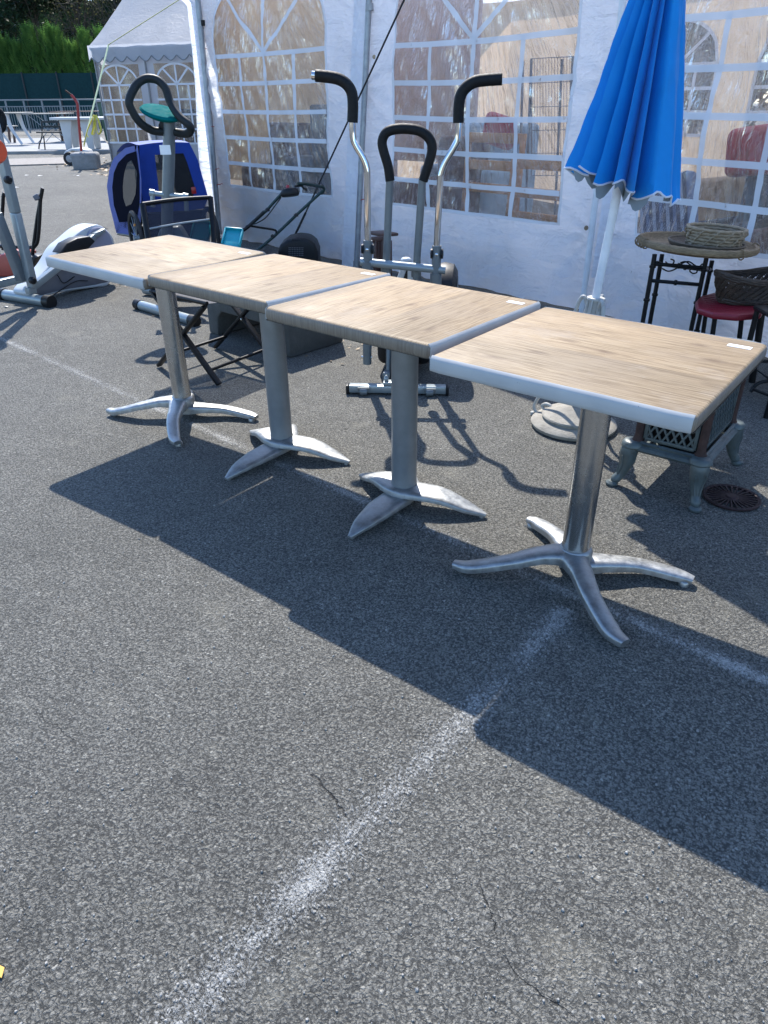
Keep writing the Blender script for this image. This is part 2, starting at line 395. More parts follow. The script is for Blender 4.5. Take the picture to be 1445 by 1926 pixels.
def film(name='clear_window_film', k=1.):
    t = NT(name); uv = t.tc.outputs['UV']
    # long creases fan down from above the window; crumpled patches elsewhere
    w = t.vmath('ADD', uv, t.vscale(t.noise(uv, 2.2, 3, out=1), .16))
    str1 = t.noise(t.scale(w, (26, .9, 1)), 1, 5, .6)
    str2 = t.noise(t.scale(w, (9, 6, 1)), 1, 6, .66, dist=1.6)
    blot = t.mr(t.noise(uv, 2.1, 3), .46, .60)
    h = t.mix(blot, str1, str2)
    nm = t.bump(h, 1., .09)
    def ridge(s, wd): return t.mr(t.math('ABSOLUTE', t.math('SUBTRACT', s, .5)), 0., wd, 1., 0.)
    where = t.mr(t.noise(uv, 3.1, 4, .6), .46, .64)
    crease = t.math('MULTIPLY', t.mix(blot, ridge(str1, .030), ridge(str2, .016)), where)
    haze = t.math('ADD', t.mr(t.noise(uv, 4, 6, .7), .35, .75, .07*k, .20*k), t.math('MULTIPLY', crease, .62*k))
    tr = t.n('BsdfTransparent', {0: (.95, .93, .92)})
    df = t.n('BsdfDiffuse', {0: (.74, .70, .71), 'Normal': nm})
    tl = t.n('BsdfTranslucent', {0: (.80, .74, .70), 'Normal': nm})
    a = t.n('MixShader', {0: haze, 1: tr, 2: t.n('MixShader', {0: .5, 1: df, 2: tl})})
    gl = t.n('BsdfGlossy', {0: (1, 1, 1), 'Roughness': .10, 'Normal': nm})
    fr = t.n('Fresnel', {'IOR': 1.5, 'Normal': nm})
    return t.done(t.n('MixShader', {0: t.math('MULTIPLY_ADD', fr, 1.2, .02, clamp=True), 1: a, 2: gl}))
def fabric(name, col, rough=.75, trans=0., wr=.4, sheen=.15, var=.1, spec=.25):
    t = NT(name); o = t.obj
    n1 = t.noise(o, 9, 6, .65)
    c = t.mix(t.mr(n1, .3, .7), tuple(q*(1-var) for q in col), tuple(min(1, q*(1+var)) for q in col))
    wv = t.noise(o, 500, 2); cr = t.noise(t.scale(o, (1, 1, .35)), 16, 5, .6, dist=.8)
    nm = t.bump(t.math('ADD', cr, t.math('MULTIPLY', wv, .1)), wr, .008)
    d = t.principled(color=c, rough=rough, normal=nm, spec=spec, sheen=sheen)
    if not trans: return t.done(d)
    return t.done(t.n('MixShader', {0: trans, 1: d, 2: t.n('BsdfTranslucent', {0: col})}))
def concrete(name, col, sc=1.):
    t = NT(name); o = t.obj
    a = t.noise(o, 5*sc, 8, .7); b = t.noise(o, 90*sc, 4, .7); d = t.vor(o, 60*sc)
    c = t.mix(t.mr(a, .3, .72), tuple(q*.62 for q in col), tuple(min(1, q*1.15) for q in col))
    c = t.mix(t.mr(b, .58, .72, 0, .5), c, tuple(q*.4 for q in col))
    c = t.mix(t.mr(t.noise(o, 16*sc, 7, .75), .56, .7, 0, .5), c, (.10, .10, .075))
    return t.done(t.principled(color=c, rough=.88, normal=t.bump(t.math('ADD', a, t.math('ADD', t.math('MULTIPLY', b, .5), t.math('MULTIPLY', d, .4))), .6, .006)))
def wicker(name, c1, c2, sc=1., tri=True):
    t = NT(name); o = t.obj
    f = t.noise(t.scale(o, (1, 1, 5)), 40*sc, 5, .7); g = t.noise(o, 14*sc, 4)
    c = t.mix(t.mr(f, .35, .65), c1, c2)
    c = t.mix(t.mr(g, .5, .75, 0, .5), c, tuple(q*.45 for q in c1))
    return t.done(t.principled(color=c, rough=.65, normal=t.bump(f, .5, .003)))
def leafm(name, c1, c2, trans=.35):
    t = NT(name)
    f = t.noise(t.obj, 2.1, 3); g = t.noise(t.obj, 30, 2)
    c = t.mix(t.mr(f, .35, .65), c1, c2); c = t.mix(t.mr(g, .35, .7, 0, .5), c, tuple(q*.5 for q in c1))
    return t.done(t.n('MixShader', {0: trans, 1: t.principled(color=c, rough=.6, spec=.3), 2: t.n('BsdfTranslucent', {0: c})}))
def stripes(name, cols, axis, sc):
    t = NT(name); sx = t.n('SeparateXYZ', {0: t.obj})
    f = t.math('FRACT', t.math('MULTIPLY', sx.node.outputs[axis], sc))
    c = t.ramp(f, [(i/len(cols), q) for i, q in enumerate(cols)], 'CONSTANT')
    return t.done(t.principled(color=c, rough=.8))
M.update(
    asphalt=asphalt(), paint=road_paint(), top=wood_top(), wedge=wood_edge(), wpaint=chipped_white(),
    steel=brushed('brushed_steel', (.47, .47, .465), .25), graypaint=simple('silver_painted_steel', (.22, .235, .245), .38, .5, .08, 20, .06),
    alu=cast_alu('cast_aluminium', (.36, .37, .37), .42), alu2=cast_alu('scuffed_aluminium', (.34, .35, .35), .48),
    sticker=simple('white_sticker', (.80, .80, .80), .4), ink=simple('dark_ink', (.05, .05, .06), .6),
    pvc=tent_pvc(), pvc2=tent_pvc('dimmed_white_canvas', .62), film2=film('thin_window_film', .35), beigecanvas=warm_lit_canvas(), film=film(), bar=None,  # party tent canvas: same white cloth, colour darkened to offset the full sun
    galv=simple('galvanised_pole', (.30, .32, .34), .45, .6, .2, 14), redtie=simple('red_cable_tie', (.35, .03, .04), .45),
    brass=simple('grommet_metal', (.30, .24, .17), .4, .8), black=simple('black_plastic', (.009, .0095, .011), .45, 0, .2, 20, .15, 160, .001, .3),
    foam=simple('black_foam_grip', (.007, .0075, .008), .62, 0, .15, 30, .25, 500, .002, .25), chrome=simple('chrome', (.62, .62, .62), .06, 1., .03, 8, .01),
    tube=simple('gray_painted_tube', (.135, .155, .165), .38, .25, .1, 12), silver=simple('silver_tube', (.27, .31, .325), .34, .45, .1, 12),
    blkmetal=simple('black_painted_metal', (.008, .008, .009), .45, .2, .25, 30, .2, 160, .001, .3), teal=simple('teal_plastic', (.0, .13, .13), .9, 0, .12, 12, .0, 160, .001, .05),
    tealb=simple('turquoise_plastic', (.015, .30, .36), .4, 0, .12, 12), ltgray=simple('pale_gray_plastic', (.46, .49, .51), .34, 0, .06, 8),
    lilac=simple('lilac_gray_plastic', (.24, .25, .33), .42, 0, .08, 8), dkgray=simple('slate_gray_plastic', (.105, .11, .13), .45, 0, .1, 8),
    coral=simple('coral_red_plastic', (.38, .075, .05), .45, 0, .12, 9), orange=simple('orange_red_plastic', (.75, .09, .03), .35),
    darkgreen=simple('dark_green_tube', (.012, .035, .033), .4, .2), mesh=None,
    blue=fabric('blue_umbrella_fabric', (.003, .245, .66), .62, .12, .3, .1, .06), hem=fabric('pale_hem_tape', (.58, .62, .70), .7, 0, .1),
    lining=fabric('gray_umbrella_lining', (.20, .25, .29), .8), whitepole=simple('white_painted_pole', (.66, .68, .70), .4, 0, .1, 12),
    whiteiron=simple('flaking_white_iron', (.40, .40, .375), .6, 0, .15, 20, .4, 90, .003, dirt=((.22, .17, .11), .7)),
    stone=concrete('pale_cast_stone', (.30, .28, .24), 2.2), conc=concrete('mossy_concrete', (.085, .085, .08)), conc2=concrete('clean_concrete', (.25, .255, .26)),
    patio=concrete('patio_concrete', (.27, .275, .275), .5), gravel=concrete('gravel_bed', (.24, .22, .20), 3.),
    bamboo=wicker('woven_bamboo', (.15, .098, .050), (.27, .19, .105)), coil=wicker('coiled_straw', (.20, .145, .088), (.37, .285, .19), 1.4),
    dwick=wicker('dark_wicker', (.022, .014, .009), (.085, .055, .036), 1.5), mwick=wicker('brown_wicker', (.07, .05, .035), (.13, .095, .06), 1.5),
    redseat=simple('red_plastic_seat', (.20, .006, .018), .5, 0, .12, 30, .3, 200, .002),
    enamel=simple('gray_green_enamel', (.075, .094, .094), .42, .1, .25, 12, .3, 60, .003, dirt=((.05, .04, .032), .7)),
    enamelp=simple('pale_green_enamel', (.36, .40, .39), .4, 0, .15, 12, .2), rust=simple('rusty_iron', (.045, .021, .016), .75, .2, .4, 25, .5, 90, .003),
    grate=simple('rusty_brown_grate', (.030, .013, .013), .7, .2, .3, 30, .4, 120, .003), brownwood=simple('dark_brown_wood', (.055, .022, .017), .45, 0, .2, 12),
    trailer=fabric('blue_trailer_nylon', (.008, .042, .27), .6, .06, .5, .1), navy=fabric('navy_trailer_mesh', (.002, .003, .011), 1., 0, .3, 0, .1, .03), loopgrip=simple('dark_loop_grip', (.014, .018, .019), .55, 0, .15, 20, .15, 300, .001, .3),
    smoke=None, reflector=simple('red_reflector', (.30, .012, .012), .25), amber=simple('amber_reflector', (.55, .22, .02), .3),
    tyre=simple('black_rubber', (.013, .013, .014), .75, 0, .2, 30, .3), white=simple('white_plastic', (.52, .53, .54), .42, 0, .06, 6),
    beige=simple('weathered_table_top', (.32, .30, .26), .6, 0, .15, 5), railp=simple('gray_rail_paint', (.18, .195, .21), .45, .1),
    greennet=fabric('green_windbreak_net', (.006, .036, .040), .8, .08, .5, 0, .2), postd=simple('dark_fence_post', (.015, .02, .022), .6),
    greenbin=simple('green_bin_plastic', (.03, .075, .05), .5), strap=fabric('yellow_lifting_strap', (.60, .56, .10), .7, 0, .3), strap2=fabric('pale_green_strap', (.55, .60, .34), .7, 0, .2),
    redpole=simple('red_painted_pole', (.30, .025, .022), .5), hub=simple('gray_wheel_hub', (.30, .30, .31), .5),
    thuja=leafm('thuja_foliage', (.045, .125, .026), (.16, .30, .065), .45), laurel=leafm('dark_foliage', (.006, .020, .008), (.022, .050, .018), .2), olive=leafm('olive_foliage', (.055, .060, .022), (.15, .14, .06)),
    bankgreen=simple('bank_undergrowth', (.012, .022, .010), 1., 0, .5, .8, .6, 3, .3, spec=0.), bark=simple('bark', (.07, .055, .042), .9, 0, .3, 14, .6, 50, .01), brownleaf=leafm('dry_leaves', (.16, .10, .05), (.34, .25, .15), .1),
    carton=simple('tan_board', (.72, .50, .28), .7, 0, .1, 3), greyfab=fabric('charcoal_upholstery', (.045, .055, .075), .85), brownfab=fabric('brown_upholstery', (.075, .042, .042), .85),
    mauve=fabric('mauve_curtain', (.36, .275, .26), .85), pine=simple('orange_pine', (.36, .17, .05), .5, 0, .2, 6), redfab=fabric('red_cushion', (.30, .015, .03), .8), bluefab=fabric('pale_blue_upholstery', (.22, .31, .40), .85),
    sand=fabric('sand_upholstery', (.33, .26, .18), .85), yellow=simple('orange_card', (.75, .42, .10), .6), grit=simple('pale_grit', (.24, .235, .22), .85, 0, .45, 40), scrap=simple('paper_scrap', (.62, .61, .58), .8),
    rope=simple('black_rope', (.010, .010, .014), .8, 0, .2, 60, .5, 300, .003), tick=stripes('striped_mattress', [(.03, .05, .10), (.25, .32, .42), (.03, .05, .10), (.10, .16, .28)], 0, 9.),
    soil=concrete('rough_ground', (.20, .19, .16), 1.))
def see_mesh(name, col, op):
    t = NT(name)
    d = t.principled(color=col, rough=.7); tr = t.n('BsdfTransparent')
    return t.done(t.n('MixShader', {0: op, 1: tr, 2: d}))
M['bar'] = see_mesh('white_window_tape', (.70, .71, .75), .80)
M['mesh'] = see_mesh('black_textilene_mesh', (.008, .012, .03), .80)
M['smoke'] = see_mesh('smoked_window', (.008, .009, .012), .66)
# ------------------------------------------------------------------ ground and markings
def axis_pts(lo, hi, c, fine, coarse):
    out = []; x = lo
    while x < hi:
        out.append(x); d = abs(x-c); x += fine if d < 24 else coarse
    return out+[hi]
gm = MB(); gm.grid(lambda x, y: (x, y, gh(x, y)), axis_pts(-260, 200, -6, .75, 12), axis_pts(-120, 300, 4, .75, 12))
tag(gm.build('car_park_asphalt', M['asphalt'], smooth=180), kind='structure')
def strip(name, a, b, w, z=.003, n=40):
    a, b = Vector(a).xy, Vector(b).xy; d = (b-a).normalized(); q = Vector((-d.y, d.x))
    m = MB(); m.grid(lambda u, v: (*(a+(b-a)*u+q*(w*(v-.5))), gh(*(a+(b-a)*u))+z), [i/n for i in range(n+1)], [0, .5, 1])
    o = m.build(name, M['paint'], smooth=0, fix=False)
    uvl = o.data.uv_layers.new(name='UVMap')
    for p in o.data.polygons:
        for li in p.loop_indices:
            vi = o.data.loops[li].vertex_index
            uvl.data[li].uv = ((vi % (n+1))/n, (vi//(n+1))/2)
    return tag(o, kind='structure')
strip('parking_line', (-7.5, .74), (3.2, -.40), .15)
strip('parking_line', (.052, -.14), (-.085, -3.2), .215)
def sheet(name, pts, z, mat, kind='structure', th=None):
    m = MB(); pts = [Vector((p[0], p[1], z)) for p in pts]
    if th: m.prism(pts, (0, 0, -th))
    else: m.add(pts, [tuple(range(len(pts)))])
    return tag(m.build(name, mat, smooth=0), kind=kind)
g0, g1 = G(-160, 318), G(140, 309)
away = Vector((E_DIR.x, E_DIR.y, 0)); side = (up(g1, 0)-up(g0, 0)).normalized()
kerb = sheet('gravel_strip', [g0, g1, g1+away*2.2, g0+away*2.2], .325, M['gravel'], th=.2)
p0, p1 = G(-190, 293), G(215, 288)
sheet('patio_slab', [p0, p1, p1+away*9, p0+away*9], .37, M['patio'], th=.3)
# ------------------------------------------------------------------ bistro tables
HALF, TH = .345, .042
def tabletop(parent, mx, grain_x):
    """moulded top in its own space: grain along local x"""
    prof = [(.0, -TH), (-.004, -TH), (0, -.032), (0, -.010), (-.003, -.004), (-.009, 0)]   # inset from the rim, z
    def ring(inset, z):
        h = HALF+inset; r = .016; out = []
        for cx, cy, a0 in ((h-r, h-r, 0), (-h+r, h-r, 90), (-h+r, -h+r, 180), (h-r, -h+r, 270)):
            for k in range(6):
                a = R(a0+18*k); out.append(Vector((cx+r*math.cos(a), cy+r*math.sin(a), z)))
        return out
    rings = [ring(i, z) for i, z in prof]; n = len(rings[0]); m = MB(); vs = [p for q in rings for p in q]; fs = []; mi = []
    for i in range(len(rings)-1):
        for k in range(n): fs.append((i*n+k, i*n+(k+1) % n, (i+1)*n+(k+1) % n, (i+1)*n+k)); mi.append(1 if i < 4 else 0)
    fs.append(tuple(range(n-1, -1, -1))); mi.append(1)
    fs.append(tuple((len(rings)-1)*n+k for k in range(n))); mi.append(0)
    m.v, m.f, m.m = vs, fs, mi
    top = m.build('tabletop', [M['top'], M['wedge']], parent, local=True, smooth=50)
    top.matrix_local = mx
    for s in (-1, 1):                                # white painted edges along the grain
        e = MB()
        sec = [(.0, -TH-.0005), (.0022, -TH+.002), (.0026, -.032), (.0026, -.010), (-.0008, -.0035), (-.0075, .0012), (-.0085, -.0005), (-.004, -.008), (-.004, -.038)]
        k = len(sec); L = HALF-.006; nx = 24
        for i in range(nx+1):
            x = -L+2*L*i/nx; pull = .004 if i in (0, nx) else 0
            e.v += [Vector((x, s*(HALF+a-pull), z)) for a, z in sec]
        for i in range(nx):
            for q in range(k): e.f.append((i*k+q, i*k+(q+1) % k, (i+1)*k+(q+1) % k, (i+1)*k+q)); e.m.append(0)
        e.f += [tuple(range(k)), tuple(nx*k+q for q in range(k-1, -1, -1))]; e.m += [0, 0]
        e.build('edge_band', M['wpaint'], top, local=True, smooth=50)
    return top
def sticker(top, x, y, rot):
    rm = Matrix.Rotation(rot, 3, 'Z'); m = MB(); m.box((x, y, .0008), (.062, .026, .0012), rm)
    st = m.build('price_sticker', M['sticker'], top, local=True, smooth=0)
    d = MB(); q = -.024
    while q < .024:
        w = random.choice((.002, .003, .004)); d.box(Vector((x, y, .0016))+rm @ Vector((q, -.006, 0)), (w, random.choice((.002, .004)), .0003), rm); q += w+random.choice((.0015, .003))
    d.build('sticker_print', M['ink'], top, local=True, smooth=0)
def star_base(t):
    """two crossed cast pieces with hockey-stick toes; steel column"""
    def arm2(name, A, B, mid, zh, zt, mat):
        A, B = Vector(A), Vector(B); pa, pb = Vector((-A.y, A.x)), Vector((-B.y, B.x))
        pts = [(A.x*1.0+pa.x*-.06, A.y+pa.y*-.06, zt), (A.x*.86, A.y*.86, zt+.008), (A.x*.55+pa.x*.05, A.y*.55+pa.y*.05, (zh*.62+zt*.38)), (A.x*.24+mid[0]*.6, A.y*.24+mid[1]*.6, zh*.93+zt*.07),
               (mid[0], mid[1], zh), (B.x*.24+mid[0]*.6, B.y*.24+mid[1]*.6, zh*.93+zt*.07), (B.x*.55-pb.x*.05, B.y*.55-pb.y*.05, zh*.62+zt*.38), (B.x*.86, B.y*.86, zt+.008), (B.x+pb.x*.06, B.y+pb.y*.06, zt)]
        m = MB(); m.ribbon(pts, [.034, .056, .060, .072, .100, .072, .060, .056, .034], [.018, .024, .026, .032, .044, .032, .026, .024, .018], 6, crown=.18)
        for q in (0, -1):
            e = pts[q]; m.lathe([(.017, 0), (.0175, zt-.016), (.012, zt-.01)], (e[0]*.93, e[1]*.93, 0), 14)
        return m.build(name, mat, t, local=True, smooth=50)
    u = arm2('upper_foot_bar', (-.322, -.232), (.262, -.288), (-.012, -.028), .104, .034, M['alu'])
    l = arm2('lower_foot_bar', (.335, .186), (-.252, .226), (.012, .018), .068, .030, M['alu'])
    h = MB(); h.lathe([(.050, .045), (.056, .07), (.056, .098), (.050, .110), (.046, .112)], n=32); h.build('hub', M['alu'], t, local=True)
def blade_base(t):
    def blade(name, A, B, mid, zh, zt):
        A, B = Vector(A), Vector(B)
        pts = [(A.x, A.y, zt), (A.x*.78, A.y*.78, zt+.022), (A.x*.45+mid[0]*.3, A.y*.45+mid[1]*.3, zh*.9), (mid[0], mid[1], zh), (B.x*.45+mid[0]*.3, B.y*.45+mid[1]*.3, zh*.9), (B.x*.78, B.y*.78, zt+.022), (B.x, B.y, zt)]
        m = MB(); m.ribbon(pts, [.016, .074, .112, .124, .112, .074, .016], [.012, .017, .021, .026, .021, .017, .012], 6, crown=.30)
        for p in (A, B): m.lathe([(.010, 0), (.011, zt-.008), (.006, zt-.003)], (p.x*.95, p.y*.95, 0), 12)
        return m.build(name, M['alu2'], t, local=True, smooth=50)
    blade('upper_foot_bar', (.330, .076), (-.270, .062), (.0, -.014), .082, .018)
    blade('lower_foot_bar', (.004, -.352), (-.165, .235), (-.004, .0), .056, .016)
    h = MB(); h.lathe([(.052, .03), (.057, .05), (.056, .076), (.051, .081)], n=32); h.build('hub', M['alu2'], t, local=True)
TABLES = [  # column x, y, top x, y, rot, z, slope x, slope y, kind
    ((-2.181, .212), (-2.17, .192), .0, .794, -.028, .005, 1, 1., 'leftmost bistro table with white front edge and steel column, tucked under the next top'),
    ((-1.476, .187), (-1.46, .19), -.041, .787, -.010, -.022, 0, 1., 'second bistro table from the left, wood grain front edge, overlapping the leftmost table'),
    ((-.762, .128), (-.755, .120), -.03, .779, -.012, -.012, 0, .99, 'third bistro table from the left, wood grain front edge and silver painted column'),
    ((-.016, .048), (-.026, .066), -.01, .762, -.012, -.011, 1, 1.05, 'bistro table nearest the camera with white chipped front edge and dented steel column')]
for (cx, cy), (tx, ty), rot, z, sx, sy, steel, SC_, lab in TABLES:
    t = thing('bistro_table', lab, 'table', (cx, cy, 0), 0, 'square oak effect bistro tables in a row')
    nrm = Vector((-sx, -sy, 1)).normalized(); xa = Vector((math.cos(rot), math.sin(rot), 0)); xa = (xa-nrm*xa.dot(nrm)).normalized(); ya = nrm.cross(xa)
    if not steel: xa, ya = ya, -xa                   # grain runs front to back
    mx = Matrix((xa*SC_, ya*SC_, nrm)).transposed().to_4x4(); mx.translation = Vector((tx-cx, ty-cy, z))
    top = tabletop(t, mx, steel)
    if steel: sticker(top, .285, .262, 0)
    else: sticker(top, .268, -.282, -math.pi/2)
    r = .0445 if steel else .049
    zb = .108 if steel else .078
    c = MB(); n = 40
    zs = [zb, zb+.012, zb+.02]+[zb+.02+(z-.075-zb-.02)*k/8 for k in range(1, 9)]
    for zz in zs:
        for k in range(n):
            a = 2*math.pi*k/n; q = r*(1.03 if zz < zb+.013 else 1)
            if steel and steel and SC_ > 1.02:           # the dents near the top of the nearest column
                for dz, da, dp in ((.50, -1.75, .004), (.56, -1.55, .003)):
                    q -= dp*math.exp(-((zz-dz)/.03)**2-((a-(da % (2*math.pi)))/.35)**2)
            c.v.append(Vector((q*math.cos(a), q*math.sin(a), zz)))
    for i in range(len(zs)-1):
        for k in range(n): c.f.append((i*n+k, i*n+(k+1) % n, (i+1)*n+(k+1) % n, (i+1)*n+k)); c.m.append(0)
    c.f.append(tuple((len(zs)-1)*n+k for k in range(n))); c.m.append(0)
    c.build('column', M['steel'] if steel else M['graypaint'], t, local=True)
    rg = MB(); rg.lathe([(r*.98, zb-.004), (r*1.07, zb-.004), (r*1.07, zb+.003), (r*.99, zb+.004)], (0, 0, 0), 32); rg.build('collar_ring', M['black'], t, local=True)
    pl = MB(); pl.box((tx-cx, ty-cy, z-TH-.012), (.34, .05, .02)); pl.box((tx-cx, ty-cy, z-TH-.012), (.05, .34, .018)); pl.lathe([(r+.012, z-.078), (r+.012, z-.06), (r, z-.058)], (0, 0, 0), 24)
    pl.build('folding_bracket', M['blkmetal'], t, local=True, bevel=.002)
    (star_base if steel else blade_base)(t)
# ------------------------------------------------------------------ big marquee
WP = [Vector(p) for p in ((-6.24, 4.12, 0), (-3.78, 3.80, 0), (-1.36, 3.33, 0), (1.05, 2.45, 0), (3.4, 1.5, 0))]
EAVE = 2.62
tent = thing('marquee_tent', 'large white canvas marquee with clear gridded windows standing behind the row of tables', 'tent', (-2.5, 3.6, 0))
def wn(a, b): d = (b-a).normalized(); return Vector((d.y, -d.x, 0))      # towards the camera side
def panel(a, b, wins, seed, grid, sag):
    """one wall panel: canvas with an arched window (part), film and tape bars (sub-parts)"""
    L = (b-a).length; d = (b-a)/L; nrm = wn(a, b)
    u0, u1, z0, zs, zt = wins                         # window left, right, sill, spring of the arch, top
    def arch(u):
        t = (u-(u0+u1)/2)/((u1-u0)/2); return zs+(zt-zs)*math.sqrt(max(0, 1-t*t))
    def disp(u, z):
        n = .030*noise.noise((u*1.5+seed, z*.9, 1.3))+.016*noise.noise((u*3.1, z*2.2+seed, 4.1))
        k = max(0, 1-z/.75)
        fold = .05*noise.noise((u*2.4+z*1.6+seed*2, z*1.1, 7.7))+.018*noise.noise((u*7-z*5+seed, z*6, 2.7))
        cz_ = .34+.02*math.sin(u*2.2+seed); crz = .011*math.exp(-((z-cz_)/.018)**2)
        for cu_ in (.31, .64): crz += .009*math.exp(-((u-L*cu_-.03*math.sin(z*5+seed))/.018)**2)*max(0, 1-z/.62)
        e = min(1, u/.12, (L-u)/.12)
        bell = .10*math.sin(math.pi*u/L)*math.sin(math.pi*min(1, z/EAVE))
        # gathers pulling to the eyelets at both ends
        g = 0
        for ez in (.55, 1.5):
            for eu in (0, L):
                rr = math.hypot(u-eu, z-ez); an = math.atan2(z-ez, abs(u-eu)+1e-4)
                g += .012*math.sin(an*9+seed)*math.exp(-rr/.35)*min(1, rr/.05)
        return (n*1.5+fold*k*2.1+bell*.6+g*1.3+crz+.010*noise.noise((u*11+z*7,z*9-u*3,seed)))*max(.12, e)+g*.5
    def pt(u, z, off=0.): 
        q = a+d*u+nrm*(disp(u, z)+off); return Vector((q.x, q.y, z))
    def lin(x, y, n): return [x+(y-x)*i/n for i in range(n+1)]
    m = MB()
    m.grid(lambda u, z: pt(u, z), lin(.0, u0, 14), lin(.015, EAVE, 90))
    m.grid(lambda u, z: pt(u, z), lin(u1, L, 14), lin(.015, EAVE, 90))
    m.grid(lambda u, z: pt(u, z), lin(u0, u1, 50), lin(.015, z0, 26))
    m.grid(lambda u, v: pt(u, arch(u)+(EAVE-arch(u))*v), lin(u0, u1, 50), lin(0, 1, 8))
    wall = m.build('wall_panel', M['pvc'], tent, smooth=180, fix=False)
    # welded hem round the window, 2 mm proud
    h = MB(); w = .022
    path = [(u0, z) for z in lin(z0, zs, 20)]+[(u, arch(u)) for u in lin(u0, u1, 40)[1:-1]]+[(u1, z) for z in lin(zs, z0, 20)]+[(u, z0) for u in lin(u1, u0, 24)[1:-1]]
    n = len(path); c0 = Vector(((u0+u1)/2, (z0+zt)/2))
    for (u, z) in path:
        o = (Vector((u, z))-c0).normalized()*w
        h.v += [pt(u-o.x*.25, z-o.y*.25, .003), pt(u+o.x, z+o.y, .003)]
    for i in range(n): j = (i+1) % n; h.f.append((2*i, 2*i+1, 2*j+1, 2*j)); h.m.append(0)
    h.build('window_hem', M['bar'], wall, smooth=180, fix=False)
    def fdisp(u, z):
        s = (u-u0)/(u1-u0)
        return -.012*math.sin(math.pi*s)-.014*noise.noise((u*5+z*2.6+seed, z*1.2, 3.3))-.009*noise.noise((u*16+z*9, z*3+seed, 9.1))
    def fp(u, z, off=0.): return pt(u, z, fdisp(u, z)+off)
    f = MB(); nu, nv = 60, 80
    us = lin(u0, u1, nu)
    f.grid(lambda u, v: fp(u, z0+(arch(u)-z0)*v), us, lin(0, 1, nv))
    fo = f.build('window_film', M['film'], wall, smooth=180, fix=False)
    uvl = fo.data.uv_layers.new(name='UVMap')
    for p in fo.data.polygons:
        for li in p.loop_indices:
            vi = fo.data.loops[li].vertex_index; i, j = vi % (nu+1), vi//(nu+1)
            u = us[i]; z = z0+(arch(u)-z0)*j/nv
            # fan: creases radiate from a point above the window
            du = (u-(u0+.35*(u1-u0))); dz = 3.3-z
            uvl.data[li].uv = (math.atan2(du, dz)*1.9+seed, z*.6+seed)
    bars = MB(); bw = .0185
    nc, rows = grid
    def bar(p, q, k):
        pts = [(p[0]+(q[0]-p[0])*i/k, p[1]+(q[1]-p[1])*i/k) for i in range(k+1)]
        dd = Vector((q[0]-p[0], q[1]-p[1])).normalized(); o = Vector((-dd.y, dd.x))*bw
        vs = []
        for (u, z) in pts:
            s = (u-u0)/(u1-u0); zz = z-sag*math.sin(math.pi*s)*(z-z0)/(zs-z0) if abs(dd.x) > .9 else z
            wv = .006*math.sin(z*9+u*4+seed)
            vs += [fp(u-o.x+(wv if abs(dd.y) > .9 else 0), zz-o.y, .0045), fp(u+o.x+(wv if abs(dd.y) > .9 else 0), zz+o.y, .0045)]
        bars.add(vs, [(2*i, 2*i+1, 2*i+3, 2*i+2) for i in range(k)])
    for i in range(1, nc): u = u0+(u1-u0)*i/nc; bar((u, z0), (u, rows[-1] if i != nc/2 else arch(u)), 40)
    for z in rows: bar((u0, z), (u1, z), 30)
    cu = (u0+u1)/2
    for an in (42, 138):
        e = (cu+(u1-u0)/2*math.cos(R(an)), zs+(zt-zs)*math.sin(R(an)))
        bar((cu, rows[-1]), e, 20)
    bars.build('window_bars', M['bar'], wall, smooth=180, fix=False)
    # flap along the left edge, turned towards the pole
    return wall
def WU(i, px, py, z=None):                            # distance along panel i of a photo point
    a, b = WP[i], WP[i+1]; p = V(px, py, a, (b-a).normalized()); return (p-a).dot((b-a).normalized())
panel(WP[0], WP[1], (WU(0, 419, 200), WU(0, 622, 220), .60, 1.98, 2.46), 1.3, (4, [.82, 1.07, 1.31, 1.56, 1.80]), .012)
panel(WP[1], WP[2], (WU(1, 744, 200), WU(1, 1077, 200), .60, 1.98, 2.46), 5.1, (4, [.80, 1.03, 1.27, 1.52, 1.78]), .02)
panel(WP[2], WP[3], (WU(2, 1212, 350), WU(2, 1212, 350)+1.62, .60, 1.98, 2.46), 9.7, (4, [.83, 1.06, 1.30, 1.54, 1.79]), .012)
panel(WP[3], WP[4], (.42, 2.05, .60, 1.98, 2.46), 3.9, (4, [.83, 1.06, 1.30, 1.54, 1.79]), .012)
BK = Vector((.19, .98, 0))*5.2
